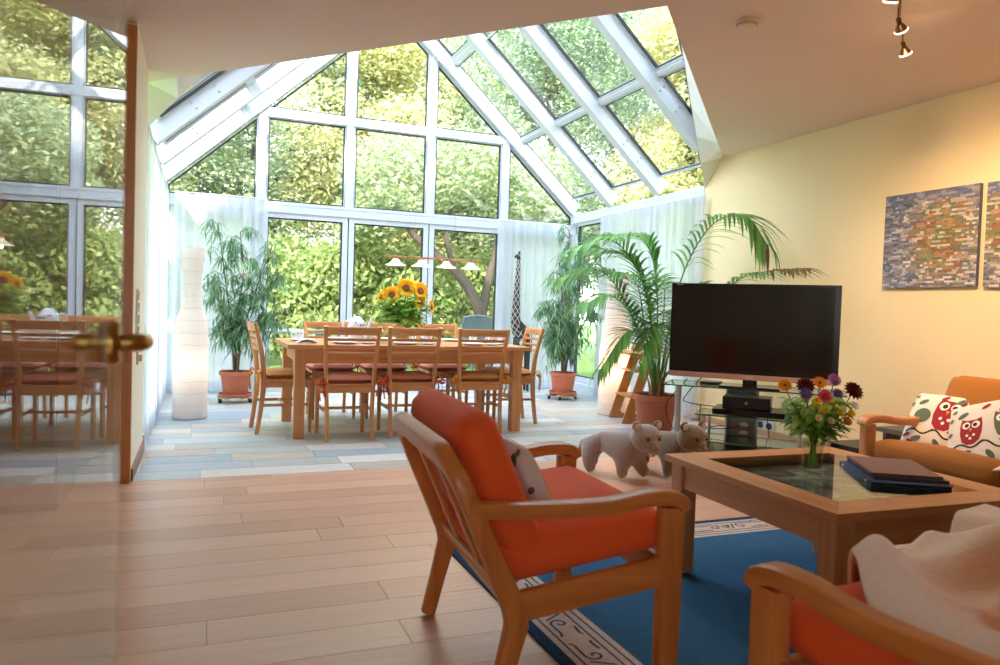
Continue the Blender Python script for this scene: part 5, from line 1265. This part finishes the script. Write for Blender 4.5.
# garden furniture
def gchair(loc, rz, lab):
    r = empty('garden_chair', loc, rz, lab, 'garden chair', 'grey garden chairs outside'); GM = plain('garden_metal', rgb(120, 136, 146), .45, .3); GW = veil('garden_mesh', rgb(120, 136, 146), .25, .2)
    mb = MB()
    for s in (-1, 1): mb.tube(bez([(s * .26, .30, 0), (s * .26, .26, .42), (s * .26, -.2, .44), (s * .25, -.32, .95), (s * .17, -.34, 1.03), (0, -.345, 1.05)], 24), .014, 8); mb.tube([(s * .26, -.28, 0), (s * .26, -.1, .43)], .013, 8)
    mb.build('frame', GM, r)
    MB().grid(lambda u, v: (lerp(-.245, .245, u), lerp(.24, -.2, v), .44 - .02 * math.sin(PI * v)), 4, 6).build('seat_mesh', GW, r); MB().grid(lambda u, v: (lerp(-.245, .245, u) * (1 - .25 * max(0, v - .7)), lerp(-.2, -.335, v) - .03 * math.sin(PI * u), lerp(.46, 1.03, v)), 6, 8).build('back_mesh', GW, r)
gchair((3.74, 10.6, -.08), R(8), 'grey metal garden chair outside the right terrace door')
gchair((.72, 12.2, -.08), R(170), 'grey metal garden chair behind the garden table, outside the left terrace door')
gt = empty('garden_table', (1.0, 11.0, -.08), R(4), 'grey garden table on the terrace behind the left ficus', 'garden table')
GT = plain('garden_grey', rgb(150, 152, 154), .7, noise=.1)
mb = MB()
for i in range(6): mb.box((0, -.4 + i * .16, .74), (1.5, .145, .03), bev=.005)
mb.build('slatted_top', GT, gt)
for sx in (-1, 1):
    for sy in (-1, 1): MB().box((sx * .66, sy * .36, .36), (.07, .07, .72), bev=.005).build('leg', GT, gt)

# ================================================================== LIGHT, CAMERA
W = bpy.data.worlds.new('sky'); SC.world = W; W.use_nodes = True; nt = W.node_tree; nt.nodes.clear()
out = nt.nodes.new('ShaderNodeOutputWorld'); bg = nt.nodes.new('ShaderNodeBackground'); tc = nt.nodes.new('ShaderNodeTexCoord'); sp = nt.nodes.new('ShaderNodeSeparateXYZ'); cr = nt.nodes.new('ShaderNodeValToRGB')
nt.links.new(tc.outputs['Generated'], sp.inputs[0]); nt.links.new(sp.outputs['Z'], cr.inputs[0]); nt.links.new(cr.outputs[0], bg.inputs[0]); nt.links.new(bg.outputs[0], out.inputs[0])
cr.color_ramp.elements[0].color = (.95, .97, 1, 1); cr.color_ramp.elements[1].color = (.62, .78, 1, 1); cr.color_ramp.elements[1].position = .9
bg.inputs[1].default_value = SKY
sun = bpy.data.lights.new('sun', 'SUN'); sun.energy = SUN; sun.color = (1, .93, .80); sun.angle = R(1.5)
sn = bpy.data.objects.new('sun', sun); COL.objects.link(sn); sn.rotation_euler = Vector((0, 0, -1)).rotation_difference(Vector((.38, .80, -.52)).normalized()).to_euler()
cam = bpy.data.cameras.new('camera'); co = bpy.data.objects.new('camera', cam); COL.objects.link(co)
Fv, Rv, Uv = Vector((.37370599, .92701575, -.03139484)), Vector((.92737546, -.37277137, .03187887)), Vector((-.01784911, .04102813, .99899855))
co.matrix_world = Matrix(((Rv.x, Uv.x, -Fv.x, 0), (Rv.y, Uv.y, -Fv.y, 0), (Rv.z, Uv.z, -Fv.z, 1.0752), (0, 0, 0, 1)))
cam.sensor_width = 36; cam.lens = 742.45 * 36 / 1000; cam.clip_start = .02; cam.clip_end = 300
cam.dof.use_dof = True; cam.dof.focus_distance = 5.0; cam.dof.aperture_fstop = 4.0
SC.camera = co
SC.view_settings.view_transform = 'Standard'; SC.view_settings.look = 'None'; SC.view_settings.gamma = 1; SC.view_settings.use_curve_mapping = False
SC.view_settings.exposure = EXPO
c = SC.cycles; c.max_bounces = 14; c.diffuse_bounces = 6; c.glossy_bounces = 6; c.transmission_bounces = 8; c.transparent_max_bounces = 32; c.use_denoising = True; c.caustics_reflective = False; c.caustics_refractive = False; c.sample_clamp_indirect = 6
